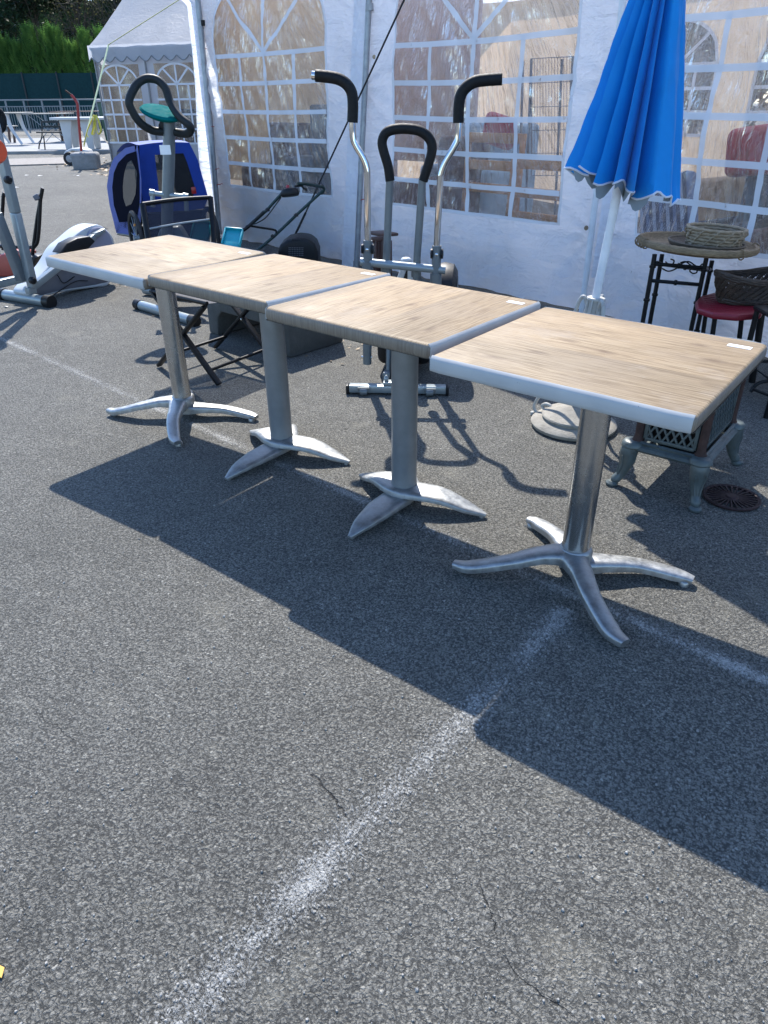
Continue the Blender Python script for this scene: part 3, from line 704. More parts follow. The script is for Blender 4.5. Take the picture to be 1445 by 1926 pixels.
def back_panel(a, b, wins, mat='beigecanvas'):
    L = (b-a).length; d = (b-a)/L; m = MB()
    xs = []
    z0, zs, zt = 1.0, 1.75, 2.2
    def quad(u0, u1, lo, hi, n=1):
        m.grid(lambda u, v: (*(a+d*u).xy, lo(u)+(hi(u)-lo(u))*v), [u0+(u1-u0)*i/n for i in range(n+1)], [0, .5, 1])
    cur = 0
    barsets = []; films = []
    for (u0, u1) in wins+[(L, L)]:
        quad(cur, u0, lambda u: 0, lambda u: EAVE); cur = u1
        if u0 == L: break
        bm_ = MB(); barsets.append(bm_)
        arch = lambda u, u0=u0, u1=u1: zs+(zt-zs)*math.sqrt(max(0, 1-((u-(u0+u1)/2)/((u1-u0)/2))**2))
        quad(u0, u1, lambda u: 0, lambda u: z0); quad(u0, u1, arch, lambda u: EAVE, 24)
        nrm = Vector((d.y, -d.x, 0))*.012
        def bq(p, q, w=.018):
            p = a+d*p[0]+Vector((0, 0, p[1]))+nrm; q = a+d*q[0]+Vector((0, 0, q[1]))+nrm; bm_.beam(p, q, .004, 2*w, upv=(0, 0, 1) if abs((q-p).z) < .9*(q-p).length else d)
        for k in range(4): z = z0+(zs-z0)*k/3; bq((u0, z), (u1, z))
        for k in range(0, 5): u = u0+(u1-u0)*k/4; bq((u, z0), (u, zs))
        pts = [(u0+(u1-u0)*k/16, arch(u0+(u1-u0)*k/16)) for k in range(17)]
        for k in range(16): bq(pts[k], pts[k+1])
        fl_m = MB(); fl_m.grid(lambda u, v: Vector((*(a+d*u).xy, z0+(arch(u)-z0)*v))-nrm*.3, [u0+(u1-u0)*i/20 for i in range(21)], [i/10 for i in range(11)]); films.append((fl_m, u0, u1))
        for an in (45, 90, 135): bq(((u0+u1)/2, zs), ((u0+u1)/2+(u1-u0)/2*math.cos(R(an)), zs+(zt-zs)*math.sin(R(an))))
    w = m.build('wall_panel', M[mat], tent, smooth=0, fix=False)
    for b_ in barsets: b_.build('window_bars', M['bar'], w, smooth=0)
    for f_, u0, u1 in films:
        fo = f_.build('window_film', M['film2'], w, smooth=180, fix=False); uvl = fo.data.uv_layers.new(name='UVMap')
        for p in fo.data.polygons:
            for li in p.loop_indices: vi = fo.data.loops[li].vertex_index; uvl.data[li].uv = ((vi % 21)/20*.8+u0, (vi//21)/10*.7)
bL = (WP[4]-WP[0]); b0 = WP[0]+BK; bd = bL.normalized()
def BU(px, py): p = V(px, py, b0, bd); return (p-b0).dot(bd)
ub = BU(1343, 160); uc = BU(1418, 160)
bLf = WP[0]+Vector((-.6, .8, 0))*5.6
back_panel(bLf, b0, [])
back_panel(b0, b0+bL, [(ub-1.05, ub), (uc, uc+1.05)])
back_panel(bLf, WP[0]+Vector((-.01, .05, 0)), []); back_panel(WP[4], WP[4]+BK, [])
rf = MB(); rid = .5; hz = 3.75
def ro(u, v):
    a = WP[0]-bd*(.12+3.9*v)+(bL+bd*(.24+3.9*v))*u; a = Vector((a.x, a.y, 0))+Vector((.0, -.05, 0)); p = a+(BK*1.03)*v
    s = 1-abs(v-.5)*2; zz = EAVE+(hz-EAVE)*s+.02*noise.noise((u*20, v*9, 0))-.03*math.sin(math.pi*min(1, s))
    return Vector((p.x, p.y, zz))
rf.grid(ro, [i/60 for i in range(61)], [i/24 for i in range(25)])
rf.build('roof', M['pvc'], tent, smooth=30, fix=False)
vl = MB(); 
for i in range(4):
    a, b = WP[i], WP[i+1]; nr = wn(a, b); dd = (b-a); N = int(dd.length/.02)
    vs = []
    for k in range(N+1):
        p = a+dd*k/N+nr*.065; s = (k*.02/.22) % 1
        vs += [up(p, EAVE+.02), up(p, EAVE-.17-.06*abs(math.sin(math.pi*s)))]
    vl.add(vs, [(2*k, 2*k+1, 2*k+3, 2*k+2) for k in range(N)])
vl.build('valance', M['pvc'], tent, smooth=0, fix=False)
# poles, eyelets and ties
def pole(pts, r=.022, mat='galv'):
    m = MB(); m.tube(pts, r, 14); return m.build('tent_pole', M[mat], tent)
pa0 = WP[0]+Vector((.03, -.16, 0))
poleA = pole([V(413, 440, pa0), V(396, 240, pa0), V(372, 0, pa0), V(362, -150, pa0)], .030)
pb0 = WP[1]+Vector((.0, -.09, 0))
poleB = pole([V(668, 560, pb0), V(680, 300, pb0), V(694, 5, pb0), V(700, -130, pb0)], .026)
for ds in (0.0,):
    m = MB(); m.tube([V(695, 20, pb0+Vector((0, 0, 0))), V(694.3, 6, pb0)], .036, 14); m.build('pole_sleeve', M['galv'], tent)
pc0 = WP[2]+Vector((.03, -.05, 0))
poleC = pole(mat='whitepole', pts=[V(1094, 590, pc0), V(1118, 395, pc0), V(1165, 60, pc0), V(1185, -120, pc0)], r=.022)
fl = MB()                                             # loose canvas flap left of the end pole
def flap(u, v):
    y = -160+(560)*v; xr = 372+ (413-372)*max(0, y)/430 - (10 if y < 0 else 0)
    w = 10+13*math.sin(min(1, max(0, v))*2.6)+4*math.sin(v*9)
    p = V(xr-5-w*u, y, pa0); q = FH*(.05*math.sin(u*3.0+v*2)+.12*u*u)+FH*.02
    return p+Vector((q.x, q.y, 0))
fl.grid(flap, [i/8 for i in range(9)], [i/50 for i in range(51)]); fl.build('canvas_flap', M['pvc'], tent, smooth=180, fix=False)
for bx, wl, wr in ((pb0, 22, 0), (pc0, 0, 26)):         # folded canvas edges beside the seam poles
    f2 = MB()
    def edge(u, v, bx=bx, wl=wl, wr=wr):
        y = -120+640*v
        c = (668+(694-668)*(560-y)/555) if wl else (1094+(1165-1094)*(590-y)/530)
        x = c-6-wl*u if wl else c+6+wr*u
        p = V(x, y, bx); return p-FH*(.02+.03*math.sin(u*2.6+v*1.5)+.012*math.sin(v*17+u*2))
    f2.grid(edge, [i/10 for i in range(11)], [i/60 for i in range(61)]); f2.build('canvas_fold', M['pvc'], tent, smooth=180, fix=False)
def eyelet(px, py, base):
    p = V(px, py, base); m = MB(); n = FH
    rot = Vector((0, 0, 1)).rotation_difference(-FH).to_matrix(); p = p-FH*.012
    m.lathe([(.007, 0), (.015, 0), (.016, .003), (.014, .005), (.008, .005), (.007, .002)], p, 16, rot); m.build('eyelet', M['brass'], tent)
for q in ((668, 107, pb0), (704, 107, pb0+Vector((.03, 0, 0))), (1102, 428, pc0)): eyelet(*q)
for x, y, w, b in ((384, 120, 6, pa0), (381, 93, 4, pa0), (397, 238, 6, pa0), (393, 211, 3, pa0), (410, 347, 5, pa0), (406, 318, 2, pa0), (681, 375, 6, pb0)):
    m = MB(); c = V(x, y, b); h = w*.0052
    m.tube([c+RH*(h*math.cos(k*math.pi/6))-FH*(.024*math.sin(k*math.pi/6))+Vector((0, 0, .004*math.sin(k))) for k in range(12)], .0035, 6, closed=True)
    e = c+RH*h; m.tube([e, e+RH*.02+Vector((0, 0, .012)), e+RH*.03+Vector((0, 0, .004))], .003, 6); m.build('cable_tie', M['redtie'], tent)
m = MB(); m.box(V(381, 43, pa0)-FH*.0, (.05, .05, .05)); m.build('pole_clamp', M['black'], tent, bevel=.006)
# guy rope and its strap
b = G(548, 470); b = V(548, 462, WP[0]*.45+WP[1]*.55+Vector((.25, -.62, 0)))
top_ = V(762, -4, pb0+Vector((.12, -.50, 0))); mid_ = V(640, 262, (b+top_)/2)
m = MB(); m.tube([b+Vector((0, 0, -.25)), V(556, 440, b), V(575, 400, b)], .011, 8)
rp = thing('guy_rope', 'black guy rope running from the marquee eave down behind the lawn mower', 'rope', up(b, 0))
m.build('tension_strap', M['rope'], rp)
m = MB(); m.tube([V(575, 400, b), top_, top_+(top_-b)*.12], .0075, 8)
m.build('rope', M['rope'], rp)
# ------------------------------------------------------------------ goods stored inside the marquee, seen through the film
def inside(i, px, py, off):
    a, b = WP[i], WP[i+1]; d = (b-a).normalized(); return V(px, py, a-wn(a, b)*off, d)
def block(i, x0, x1, y0, y1, off, depth, name, lab, cat, mat, bevel=.02, parts=None, floor=False):
    a, b = WP[i], WP[i+1]; d = (b-a).normalized(); n = wn(a, b)
    p0, p1 = inside(i, x0, y1, off), inside(i, x1, y0, off)
    u = (p1-p0).dot(d); z0, z1 = (0 if floor else p0.z), p1.z; rot = Matrix((d, -n, Vector((0, 0, 1)))).transposed()
    c = p0+d*(u/2)-n*(depth/2); c.z = (z0+z1)/2
    t = thing(name, lab, cat, up(c, z0)); return t, c, abs(u), z1-z0, rot, d, n
def armchair(i, x0, x1, y0, y1, off, mat, lab, dp=.8):
    t, c, w, h, rot, d, n = block(i, x0, x1, y0, y1, off, dp, 'upholstered_armchair', lab, 'armchair', mat, floor=True)
    def bx(nm, dx, dy, dz, sx, sy, sz, bev=.05):
        m = MB(); m.box(up(c+d*dx-n*dy*dp/.8, dz), (sx, sy*dp/.8, sz), rot); m.build(nm, mat, t, bevel=min(bev, sy*dp*.3), seg=4)
    bx('seat', 0, -.02, .28, w*.66, .68, .3); bx('backrest', 0, .28, h*.5+.06, w*.8, .22, h-.12, .09)
    for s in (-1, 1): bx('armrest', s*w*.41, -.05, h*.36, w*.17, .72, h*.6)
    for s in (-1, 1): bx('leg', s*w*.35, -.3, .06, .05, .05, .12, .005)
# left window
def board(i, x0, x1, y0, y1, off, mat, nm, lab, cat, th=.05):
    t, c, w, h, rot, d, n = block(i, x0, x1, y0, y1, off, th, nm, lab, cat, mat)
    m = MB(); m.box(c, (w, th, h), rot); m.build('panel', mat, t, bevel=.008)
    for s in (-1, 1): m = MB(); m.box(c+d*(s*(w/2-.03))+n*(th/2+.008), (.06, .012, h-.01), rot); m.build('frame_stile', mat, t, bevel=.004)
    for s in (-1, 1):
        m = MB(); m.box(up(c+d*(s*(w/2-.05)), (c.z-h/2)/2+.004), (.05, th*.9, c.z-h/2-.008), rot); m.build('leg', mat, t)
board(0, 412, 650, -60, 335, .62, M['carton'], 'tan_wardrobe_panel', 'tall tan board standing inside behind the left window', 'board')
armchair(0, 452, 540, 233, 330, .12, M['brownfab'], 'rounded brown armchair inside behind the lower part of the left window', .5)
armchair(0, 527, 640, 196, 330, .10, M['greyfab'], 'charcoal armchair inside at the right of the left window', .5)
def wood_chair(i, px, py0, off, w, lab, mat, cush):
    a, b = WP[i], WP[i+1]; d = (b-a).normalized(); n = wn(a, b); p = inside(i, px, py0, off); h = p.z
    t = thing('wooden_chair', lab, 'chair', up(p, 0)); rot = Matrix((d, -n, Vector((0, 0, 1)))).transposed()
    for s in (-1, 1):
        m = MB(); m.beam(up(p+d*s*w/2, 0), up(p+d*s*w/2-n*.06, h), .04, .04); m.build('back_leg', mat, t, bevel=.004)
        m = MB(); m.beam(up(p+d*s*w/2+n*.42, 0), up(p+d*s*w/2+n*.42, .44), .04, .04); m.build('front_leg', mat, t, bevel=.004)
    for z in (h-.04, h-.26, h-.45):
        m = MB(); m.beam(up(p-d*w/2-n*.05, z), up(p+d*w/2-n*.05, z), .025, .08); m.build('back_slat', mat, t, bevel=.004)
    m = MB(); m.box(up(p+n*.21, .45), (w*.96, .44, .05), rot); m.build('seat', cush, t, bevel=.015)
wood_chair(1, 925, 250, .75, .62, 'orange pine chair inside behind the middle window', M['pine'], M['greyfab'])
wood_chair(1, 1010, 300, .55, .55, 'lower orange pine chair with dark seat inside at the right of the middle window', M['pine'], M['greyfab'])
armchair(1, 735, 830, 262, 384, .50, M['brownfab'], 'dark maroon armchair inside at the lower left of the middle window')
board(1, 735, 905, -30, 300, 2.0, M['mauve'], 'mauve_screen', 'tall mauve screen inside behind the middle window', 'screen')
t, c, w, h, rot, d, n = block(1, 800, 935, 225, 370, 1.15, .7, 'pale_blue_sofa', 'pale blue sofa inside behind the handlebars of the exercise machine', 'sofa', None, floor=True)
for nm, dx, dy, dz, sx, sy, sz in (('seat', 0, -.1, .25, w*.8, .7, .3), ('backrest', 0, .25, h*.5, w, .2, h*.9), ('armrest', -w*.45, -.1, h*.35, w*.12, .7, h*.6), ('armrest', w*.45, -.1, h*.35, w*.12, .7, h*.6)):
    m = MB(); m.box(up(c+d*dx-n*dy, dz+.02), (sx, sy, sz), rot); m.build(nm, M['bluefab'], t, bevel=.05, seg=4)
cu = MB(); pc = inside(1, 940, 246, .95); cu.box(pc, (.34, .12, .26), rot @ Matrix.Rotation(R(12), 3, 'Y')); tag(cu.build('scatter_cushion', M['redfab'], None, bevel=.05, seg=4), 'red cushion on the blue sofa behind the middle window', 'cushion')
rk = thing('wire_rack', 'black wire display rack inside at the upper right of the middle window', 'rack', up(inside(1, 1040, 300, 1.0), 0)); m = MB()
q = [inside(1, x, y, 1.0) for x, y in ((1000, 110), (1078, 106), (1078, 330), (1000, 330))]
m.tube(q, .008, 6, closed=True)
for k in range(1, 14): m.tube([q[0].lerp(q[1], k/14), q[3].lerp(q[2], k/14)], .0022, 5)
for k in range(1, 5): m.tube([q[0].lerp(q[3], k/5), q[1].lerp(q[2], k/5)], .003, 5)
m.build('wire_front', M['dkgray'], rk); m = MB()
for k in (0, 1): m.tube([up(q[3-k], 0), q[k]], .012, 8)
for k in (0, 1): m.tube([up(q[3-k]+FH*.4, 0), q[k]+FH*.4], .012, 8)
m.build('uprights', M['dkgray'], rk)
# right window: sofa, cushions, dark tub chair, striped mattress
t, c, w, h, rot, d, n = block(2, 1275, 1520, 250, 420, 1.3, .8, 'sand_sofa', 'long sand coloured sofa inside behind the right window', 'sofa', None, floor=True)
for nm, dx, dy, dz, sx, sy, sz in (('seat', 0, -.1, .25, w*.9, .8, .34), ('backrest', 0, .3, h*.5, w, .24, h*.95), ('armrest', -w*.46, -.1, h*.36, w*.09, .8, h*.65), ('armrest', w*.46, -.1, h*.36, w*.09, .8, h*.65)):
    m = MB(); m.box(up(c+d*dx-n*dy, dz+.02), (sx, sy, sz), rot); m.build(nm, M['sand'], t, bevel=.06, seg=4)
cu = MB(); cu.box(inside(2, 1432, 282, 1.05), (.50, .14, .32), rot @ Matrix.Rotation(R(-8), 3, 'Y')); tag(cu.build('scatter_cushion', M['redfab'], None, bevel=.06, seg=4), 'red cushion on the sand coloured sofa behind the right window', 'cushion')
armchair(2, 1282, 1365, 330, 440, .55, M['greyfab'], 'dark tub chair inside at the lower left of the right window')
armchair(2, 1372, 1500, 345, 460, .5, M['brownfab'], 'dark brown armchair inside at the lower right of the right window')
t, c, w, h, rot, d, n = block(2, 1200, 1290, 375, 470, .35, .14, 'striped_mattress', 'blue and white striped mattress leaning inside behind the corner of the right window', 'mattress', None)
m = MB(); m.box((0, 0, 0), (w*1.3, .12, h*1.4)); o = m.build('cover', M['tick'], t, local=True, bevel=.03, seg=3); o.location = (0, 0, h*.62); o.rotation_euler = (R(-8), R(-22), math.atan2(d.y, d.x))
# ------------------------------------------------------------------ handlebar exercise machine behind the third table
rp0 = P(690, 685, .10); rd = Vector((.44, .24, 0)).normalized()
def RV(x, y, back=0.): return V(x, y, rp0+Vector((-rd.y, rd.x, 0))*back, rd)
RN = Vector((-rd.y, rd.x, 0))                          # away from the camera
row = thing('exercise_machine', 'gray exercise machine with two black curved handlebars and a foam loop, behind the third table', 'exercise machine', (-1.6, 1.25, 0))
def tb(name, pts, r, mat, parent, sm=0, n=12, **k):
    m = MB(); m.tube(pts, r, n, sm=sm, **k); return m.build(name, mat, parent)
fa, fb = P(657, 729, .03), P(839, 732, .03)
m = MB(); m.beam(fa, fb, .05, .042); fbar = m.build('front_foot_bar', M['silver'], row, bevel=.006)
dd = (fb-fa).normalized()
for q, s in ((fa, -1), (fb, 1)):
    m = MB(); m.beam(q+dd*s*.001-Vector((0, 0, .004)), q+dd*s*.016-Vector((0, 0, .004)), .056, .050); m.build('end_cap', M['black'], fbar, bevel=.004)
for u in (.16, .84):
    q = fa.lerp(fb, u)-RN*.034; m = MB(); m.lathe([(.017, -.02), (.020, -.015), (.020, .015), (.017, .02)], q-Vector((0, 0, .008)), 18, Matrix.Rotation(math.atan2(dd.y, dd.x), 3, 'Z') @ Matrix.Rotation(R(90), 3, 'Y'))
    m.box(q+Vector((0, 0, .004)), (.062, .012, .02), Matrix.Rotation(math.atan2(dd.y, dd.x), 3, 'Z')); m.build('transport_wheel', M['tube'], fbar)
fc = fa.lerp(fb, .5)
m = MB(); m.beam(fc+RN*.02+Vector((0, 0, .0)), fc+RN*1.0+Vector((0, 0, .03)), .06, .05); m.build('floor_rail', M['blkmetal'], row, bevel=.006)
m = MB(); m.beam(fc+RN*1.0-dd*.22+Vector((0, 0, 0)), fc+RN*1.0+dd*.22, .05, .045); m.build('rear_foot_bar', M['silver'], row, bevel=.006)
m = MB(); m.beam(fc+RN*.07+dd*.0, RV(765, 545, .28), .10, .10); m.build('mast', M['blkmetal'], row, bevel=.006)
m = MB(); pm = [fc.lerp(RV(765, 545, .28), k/12)+RN*.0-RN*.075-dd*.022 for k in range(1, 11)]
for q in pm: m.lathe([(.005, -.002), (.005, .003)], q, 8, Matrix.Rotation(R(90), 3, 'X'))
m.build('adjust_holes', M['ltgray'], row)
m = MB(); m.box(fc+Vector((0, 0, .032))-dd*.03, (.09, .05, .02), Matrix.Rotation(math.atan2(dd.y, dd.x), 3, 'Z')); m.lathe([(.012, 0), (.014, .012), (.008, .024), (.004, .03)], fc+Vector((0, 0, .045))-dd*.06, 12); m.build('lock_plate', M['silver'], row, bevel=.003)
m = MB(); q_ = fc+RN*.62; m.prism([up(q_-dd*.16-RN*.3, .05), up(q_+dd*.16-RN*.3, .05), up(q_+dd*.16+RN*.34, .05), up(q_-dd*.16+RN*.34, .05)], (0, 0, .34)); m.build('drive_housing', M['black'], row, bevel=.05, seg=4)
# side levers with chrome handlebars
tb('cross_bar', [RV(678, 492), RV(838, 508)], .021, M['silver'], row)
for nm, lev, chrome, foam in (('l', [(691, 684), (691, 520), (692, 452)], [(692, 456), (691, 345), (690, 318), (684, 298), (669, 272), (664, 255), (663, 225)], [(663, 230), (664, 200), (662, 175), (652, 158), (636, 148), (615, 144), (594, 142)]),
                              ('r', [(815, 690), (819, 560), (822, 462)], [(821.5, 466), (828, 345), (830, 326), (838, 304), (856, 274), (862, 258), (863, 225)], [(862.5, 231), (863, 205), (866, 182), (875, 166), (892, 154), (915, 150), (945, 148)])):
    lv = tb('lever', [RV(*q) for q in lev], .024, M['tube'], row)
    for y, r in ((lev[1][1]-32 if nm == 'r' else 508, .030),):
        x = 820 if nm == 'r' else 691.5
        tb('lever_collar', [RV(x, y-16 if nm == 'l' else y-14), RV(x, y+14)], r, M['tube'], lv)
    hb = tb('handlebar', [RV(*q) for q in chrome], .0165, M['chrome'], row, sm=6, n=16)
    tb('foam_grip', [RV(*q) for q in foam], .026, M['foam'], hb, sm=6, n=16)
    e0, e1 = RV(*foam[-1]), RV(*foam[-2]); ed = (e0-e1).normalized()
    if nm == 'l': tb('bar_end_plug', [e0, e0+ed*.018], .019, M['chrome'], hb)
    cx, cy = (692, 468) if nm == 'l' else (822, 477)
    m = MB(); q = RV(cx, cy); m.lathe([(.008, -.034), (.024, -.032), (.026, -.022), (.010, -.02), (.010, .02), (.026, .022), (.024, .032), (.008, .034)], q, 14, Matrix.Rotation(math.atan2(rd.y, rd.x), 3, 'Z') @ Matrix.Rotation(R(90), 3, 'Y')); m.build('clamp_knob', M['black'], lv)
    m = MB(); m.lathe([(.007, 0), (.008, .004), (.004, .007)], q-RN*.022, 10, Vector((0, 0, 1)).rotation_difference(-RN).to_matrix()); m.build('bolt', M['chrome'], lv)
# foot links below the table
m = MB(); m.add([], []); m.prism([RV(694, 630), RV(706, 630), RV(697, 662), RV(694, 664)], RN*.01); m.build('link_plate', M['ltgray'], row)
tb('link_bolt', [RV(680, 671), RV(700, 672)], .007, M['chrome'], row)
lt = tb('center_tube', [V(732, 716, fc+RN*.14, rd), V(733, 600, fc+RN*.25, rd)], .018, M['tube'], row)
m = MB(); m.box(V(733, 706, fc+RN*.13, rd), (.07, .06, .05), Matrix.Rotation(R(20), 3, 'Z')); m.build('pivot_block', M['tube'], row, bevel=.012)
# inner fixed loop
inner = []
for pts in ([(726, 520), (728, 470), (733.5, 335)], [(783, 525), (785, 480), (795, 335)]):
    tb('upright_tube', [RV(*q, .05) for q in pts], .0195, M['tube'], row)
    tb('tube_collar', [RV(pts[0][0]+.5, 500, .05), RV(pts[0][0], 520, .05)], .027, M['tube'], row)
tb('loop_grip', [RV(*q, .05) for q in ((734, 340), (730, 312), (722, 285), (719, 266), (726, 250), (742, 243), (768, 242), (792, 247), (808, 261), (813, 280), (807, 306), (796, 340))], .0235, M['foam'], row, sm=5, n=16)
# flywheel cover, drive and display at the back
q = RV(843, 540, .32); m = MB(); rotw = Matrix.Rotation(math.atan2(rd.y, rd.x), 3, 'Z') @ Matrix.Rotation(R(90), 3, 'Y')
m.lathe([(.02, -.07), (.15, -.07), (.185, -.05), (.195, 0), (.185, .05), (.15, .07), (.02, .07)], q-Vector((0, 0, .06))-rd*.02, 40, rotw); fw = m.build('flywheel_cover', M['black'], row)
m = MB(); m.lathe([(.02, .071), (.11, .071), (.12, .074), (.02, .078)], q-Vector((0, 0, .06))-rd*.02, 30, rotw); m.build('cover_disc', M['dkgray'], fw)
m = MB(); m.beam(RV(748, 540, .2), RV(764, 492, .2), .06, .035); m.build('cover_strip', M['ltgray'], row, bevel=.008)
m = MB(); m.beam(RV(775, 540, .2), RV(766, 492, .2), .05, .03); m.lathe([(.012, 0), (.03, .006), (.03, .03), (.02, .04)], RV(764, 494, .2)-Vector((0, 0, .012)), 16); m.build('resistance_knob', M['ltgray'], row, bevel=.004)
m = MB(); m.beam(RV(762, 545, .19), RV(762, 498, .19), .03, .04); m.build('strap_guide', M['black'], row, bevel=.004)
# small brown stool behind it
st0 = G(712, 560); st0 = V(712, 520, st0+FH*.35); st0 = up(st0, 0)
stl = thing('wooden_stool', 'narrow dark brown wooden stool standing against the canvas behind the exercise machine', 'stool', st0)
m = MB(); m.beam(V(704, 440, st0), V(737, 438, st0+FH*.1), .20, .025); m.build('seat', M['brownwood'], stl, bevel=.008)
m = MB(); m.beam(V(698, 451, st0-FH*.1), V(724, 449, st0-FH*.1), .03, .045); m.build('apron', M['brownwood'], stl, bevel=.006)
for x, o in ((707, -.1), (720, -.1), (712, .1), (733, .1)):
    m = MB(); a = V(x, 452, st0+FH*o); m.beam(up(a, 0), a, .032, .032, upv=(0, 1, 0)); m.build('leg', M['brownwood'], stl, bevel=.004)

# ------------------------------------------------------------------ exercise bike with the tall loop handle
bk = thing('exercise_bike', 'exercise bike with tall gray mast, dark loop handle and teal display behind the leftmost table', 'exercise bike', (-4.15, 1.7, 0))
bp = Vector((-4.05, 1.62, 0))
def BV(x, y, o=0.): return V(x, y, bp+FH*o)
ft = [P(262, 573, .035), P(364, 603, .035)]
tb('front_foot', ft, .036, M['silver'], bk, n=18)
for a, b in ((ft[0], ft[1]), (ft[1], ft[0])):
    d = (a-b).normalized(); tb('end_cap', [a-d*.03, a+d*.035], .041, M['black'], bk, n=18)
r2 = [P(272, 545, .04), P(362, 556, .04)]
tb('rear_foot', r2, .034, M['silver'], bk, n=18)
fm = (ft[0]+ft[1])/2; rm = (r2[0]+r2[1])/2
m = MB(); m.beam(fm+Vector((0, 0, .03)), rm+(rm-fm)*.1+Vector((0, 0, .05)), .08, .06); m.build('floor_frame', M['tube'], bk, bevel=.01)
mb_ = up(fm.lerp(rm, .35), .06)
mast = tb('mast', [mb_, BV(314, 470), BV(315, 385), BV(318, 300), BV(318, 226)], .042, M['tube'], bk, n=20)
m = MB(); m.box(BV(314, 281)-FH*.043, (.075, .003, .06), Matrix.Rotation(math.atan2(RH.y, RH.x), 3, 'Z')); m.build('mast_sticker', M['sticker'], mast)
tb('clamp_bar', [BV(284, 363, -.02), BV(352, 370, -.02)], .017, M['silver'], bk)
for x, y in ((287, 363), (350, 370)):
    tb('clamp_end', [BV(x-5, y-1, -.02), BV(x+4, y+.5, -.02)], .024, M['silver'], bk)
    tb('clamp_post', [BV(x, y+3, -.02), BV(x+1, y+26, -.02)], .017, M['silver'], bk)
tb('loop_handle', [BV(x, y, o) for x, y, o in ((312, 247, 0), (298, 247, -.02), (283, 243.5, -.05), (263, 230, -.1), (247, 205, -.12), (243, 188, -.12), (254, 163, -.08), (266, 151, -.05), (280, 147, -.03), (298, 151.5, -.02), (311, 166, -.03), (320, 191, -.05), (336, 217, -.1), (355, 234, -.12), (359, 244, -.1), (351, 251, -.05), (336, 249.5, 0), (322, 247, 0))], .027, M['loopgrip'], bk, sm=5, n=14)
ds = MB(); c = BV(304, 213, -.03); rot = Matrix.Rotation(math.atan2(RH.y, RH.x), 3, 'Z') @ Matrix.Rotation(R(14), 3, 'Y') @ Matrix.Rotation(R(18), 3, 'X')
ds.lathe([(.02, -.035), (.09, -.03), (.14, -.008), (.148, .004), (.135, .018), (.02, .026)], c, 32, rot, sy=.72); dp = ds.build('display', M['teal'], bk)
m = MB(); m.beam(BV(302, 228), BV(318, 238), .06, .07); m.build('display_bracket', M['black'], bk, bevel=.01)
body = MB(); body.prism([BV(x, y, .05) for x, y in ((288, 470), (300, 430), (336, 425), (362, 470), (372, 540), (285, 530))], FH*.12); body.build('drive_cover', M['tube'], bk, bevel=.02)
for (x, y, mt, o) in ((379, 436, 'teal', .02), (438, 449, 'tealb', -.12)):
    c = BV(x, y, o); rot = Matrix.Rotation(math.atan2(RH.y, RH.x)+R(-8), 3, 'Z') @ Matrix.Rotation(R(38), 3, 'X') @ Matrix.Rotation(R(6), 3, 'Y')
    m = MB(); m.box(c, (.135, .16, .028), rot)
    for s in (-1, 1): m.box(c+rot @ Vector((s*.063, 0, .02)), (.012, .15, .022), rot)
    m.box(c+rot @ Vector((0, .072, .02)), (.13, .012, .03), rot)
    pd = m.build('foot_plate', M[mt], bk, bevel=.006)
    tb('pedal_arm', [c+rot @ Vector((-.02, 0, -.02)), BV(x-10, y+30, o+.03), up(rm.lerp(fm, .4)+RH*.1, .16)], .018, M['silver'], pd, sm=4)

# ------------------------------------------------------------------ black folding chair
fc_ = thing('folding_chair', 'black folding chair with mesh back and crossed legs behind the second table', 'chair', (-2.75, .9, 0))
A, B, C_, D_ = Vector((-2.93, .64, 0)), Vector((-2.375, .62, 0)), Vector((-2.93, 1.09, 0)), Vector((-2.40, 1.10, 0))
for a, b, back in ((A, B, V(268, 384, (-3.09, .80, .9))), (C_, D_, V(396, 371, (-3.03, 1.28, .9)))):
    seat_f = up(a.lerp(b, .93), .44)
    m = MB(); m.beam(a+Vector((0, 0, .01)), seat_f, .018, .034, upv=(0, 1, 0)); m.build('rear_leg', M['blkmetal'], fc_, bevel=.003)
    sr = up(a.lerp(b, .12), .45)
    m = MB(); m.beam(b+Vector((0, 0, .01)), sr, .018, .034, upv=(0, 1, 0)); m.build('front_leg', M['blkmetal'], fc_, bevel=.003)
    m = MB(); m.tube([sr, sr.lerp(back, .5)+Vector((.015, 0, 0)), back], .017, 10, sm=4); m.build('back_post', M['blkmetal'], fc_)
for a, b in ((A.lerp(B, .22), C_.lerp(D_, .22)), (B.lerp(A, .14), D_.lerp(C_, .14))):
    z = .10 if a.x < -2.7 else .075
    tb('stretcher', [up(a, z), up(b, z)], .009, M['blkmetal'], fc_)
bn, bf = V(268, 384, (-3.09, .80, .9)), V(396, 371, (-3.03, 1.28, .9)); sn, sf = up(A.lerp(B, .12), .47), up(C_.lerp(D_, .12), .47)
m = MB(); m.grid(lambda u, v: sn.lerp(sf, .03+.94*u).lerp(bn.lerp(bf, .03+.94*u), v)+Vector((-.02*math.sin(math.pi*u), 0, 0)), [i/10 for i in range(11)], [.08+.91*i/10 for i in range(11)])
o = m.build('back_mesh', M['mesh'], fc_, smooth=180); 
tb('back_rail', [bn, bn.lerp(bf, .5)+Vector((-.02, 0, .004)), bf], .012, M['blkmetal'], fc_, sm=4)
a, b = sn.lerp(bn, .70), sf.lerp(bf, .72); tb('back_crossbar', [a, a.lerp(b, .5)+Vector((-.022, 0, 0)), b], .006, M['silver'], fc_, sm=4)
m = MB(); m.grid(lambda u, v: up(A.lerp(B, .10+.86*u).lerp(C_.lerp(D_, .10+.86*u), v), .455-.02*math.sin(math.pi*v)), [i/8 for i in range(9)], [i/8 for i in range(9)]); m.build('seat_mesh', M['mesh'], fc_, smooth=180)
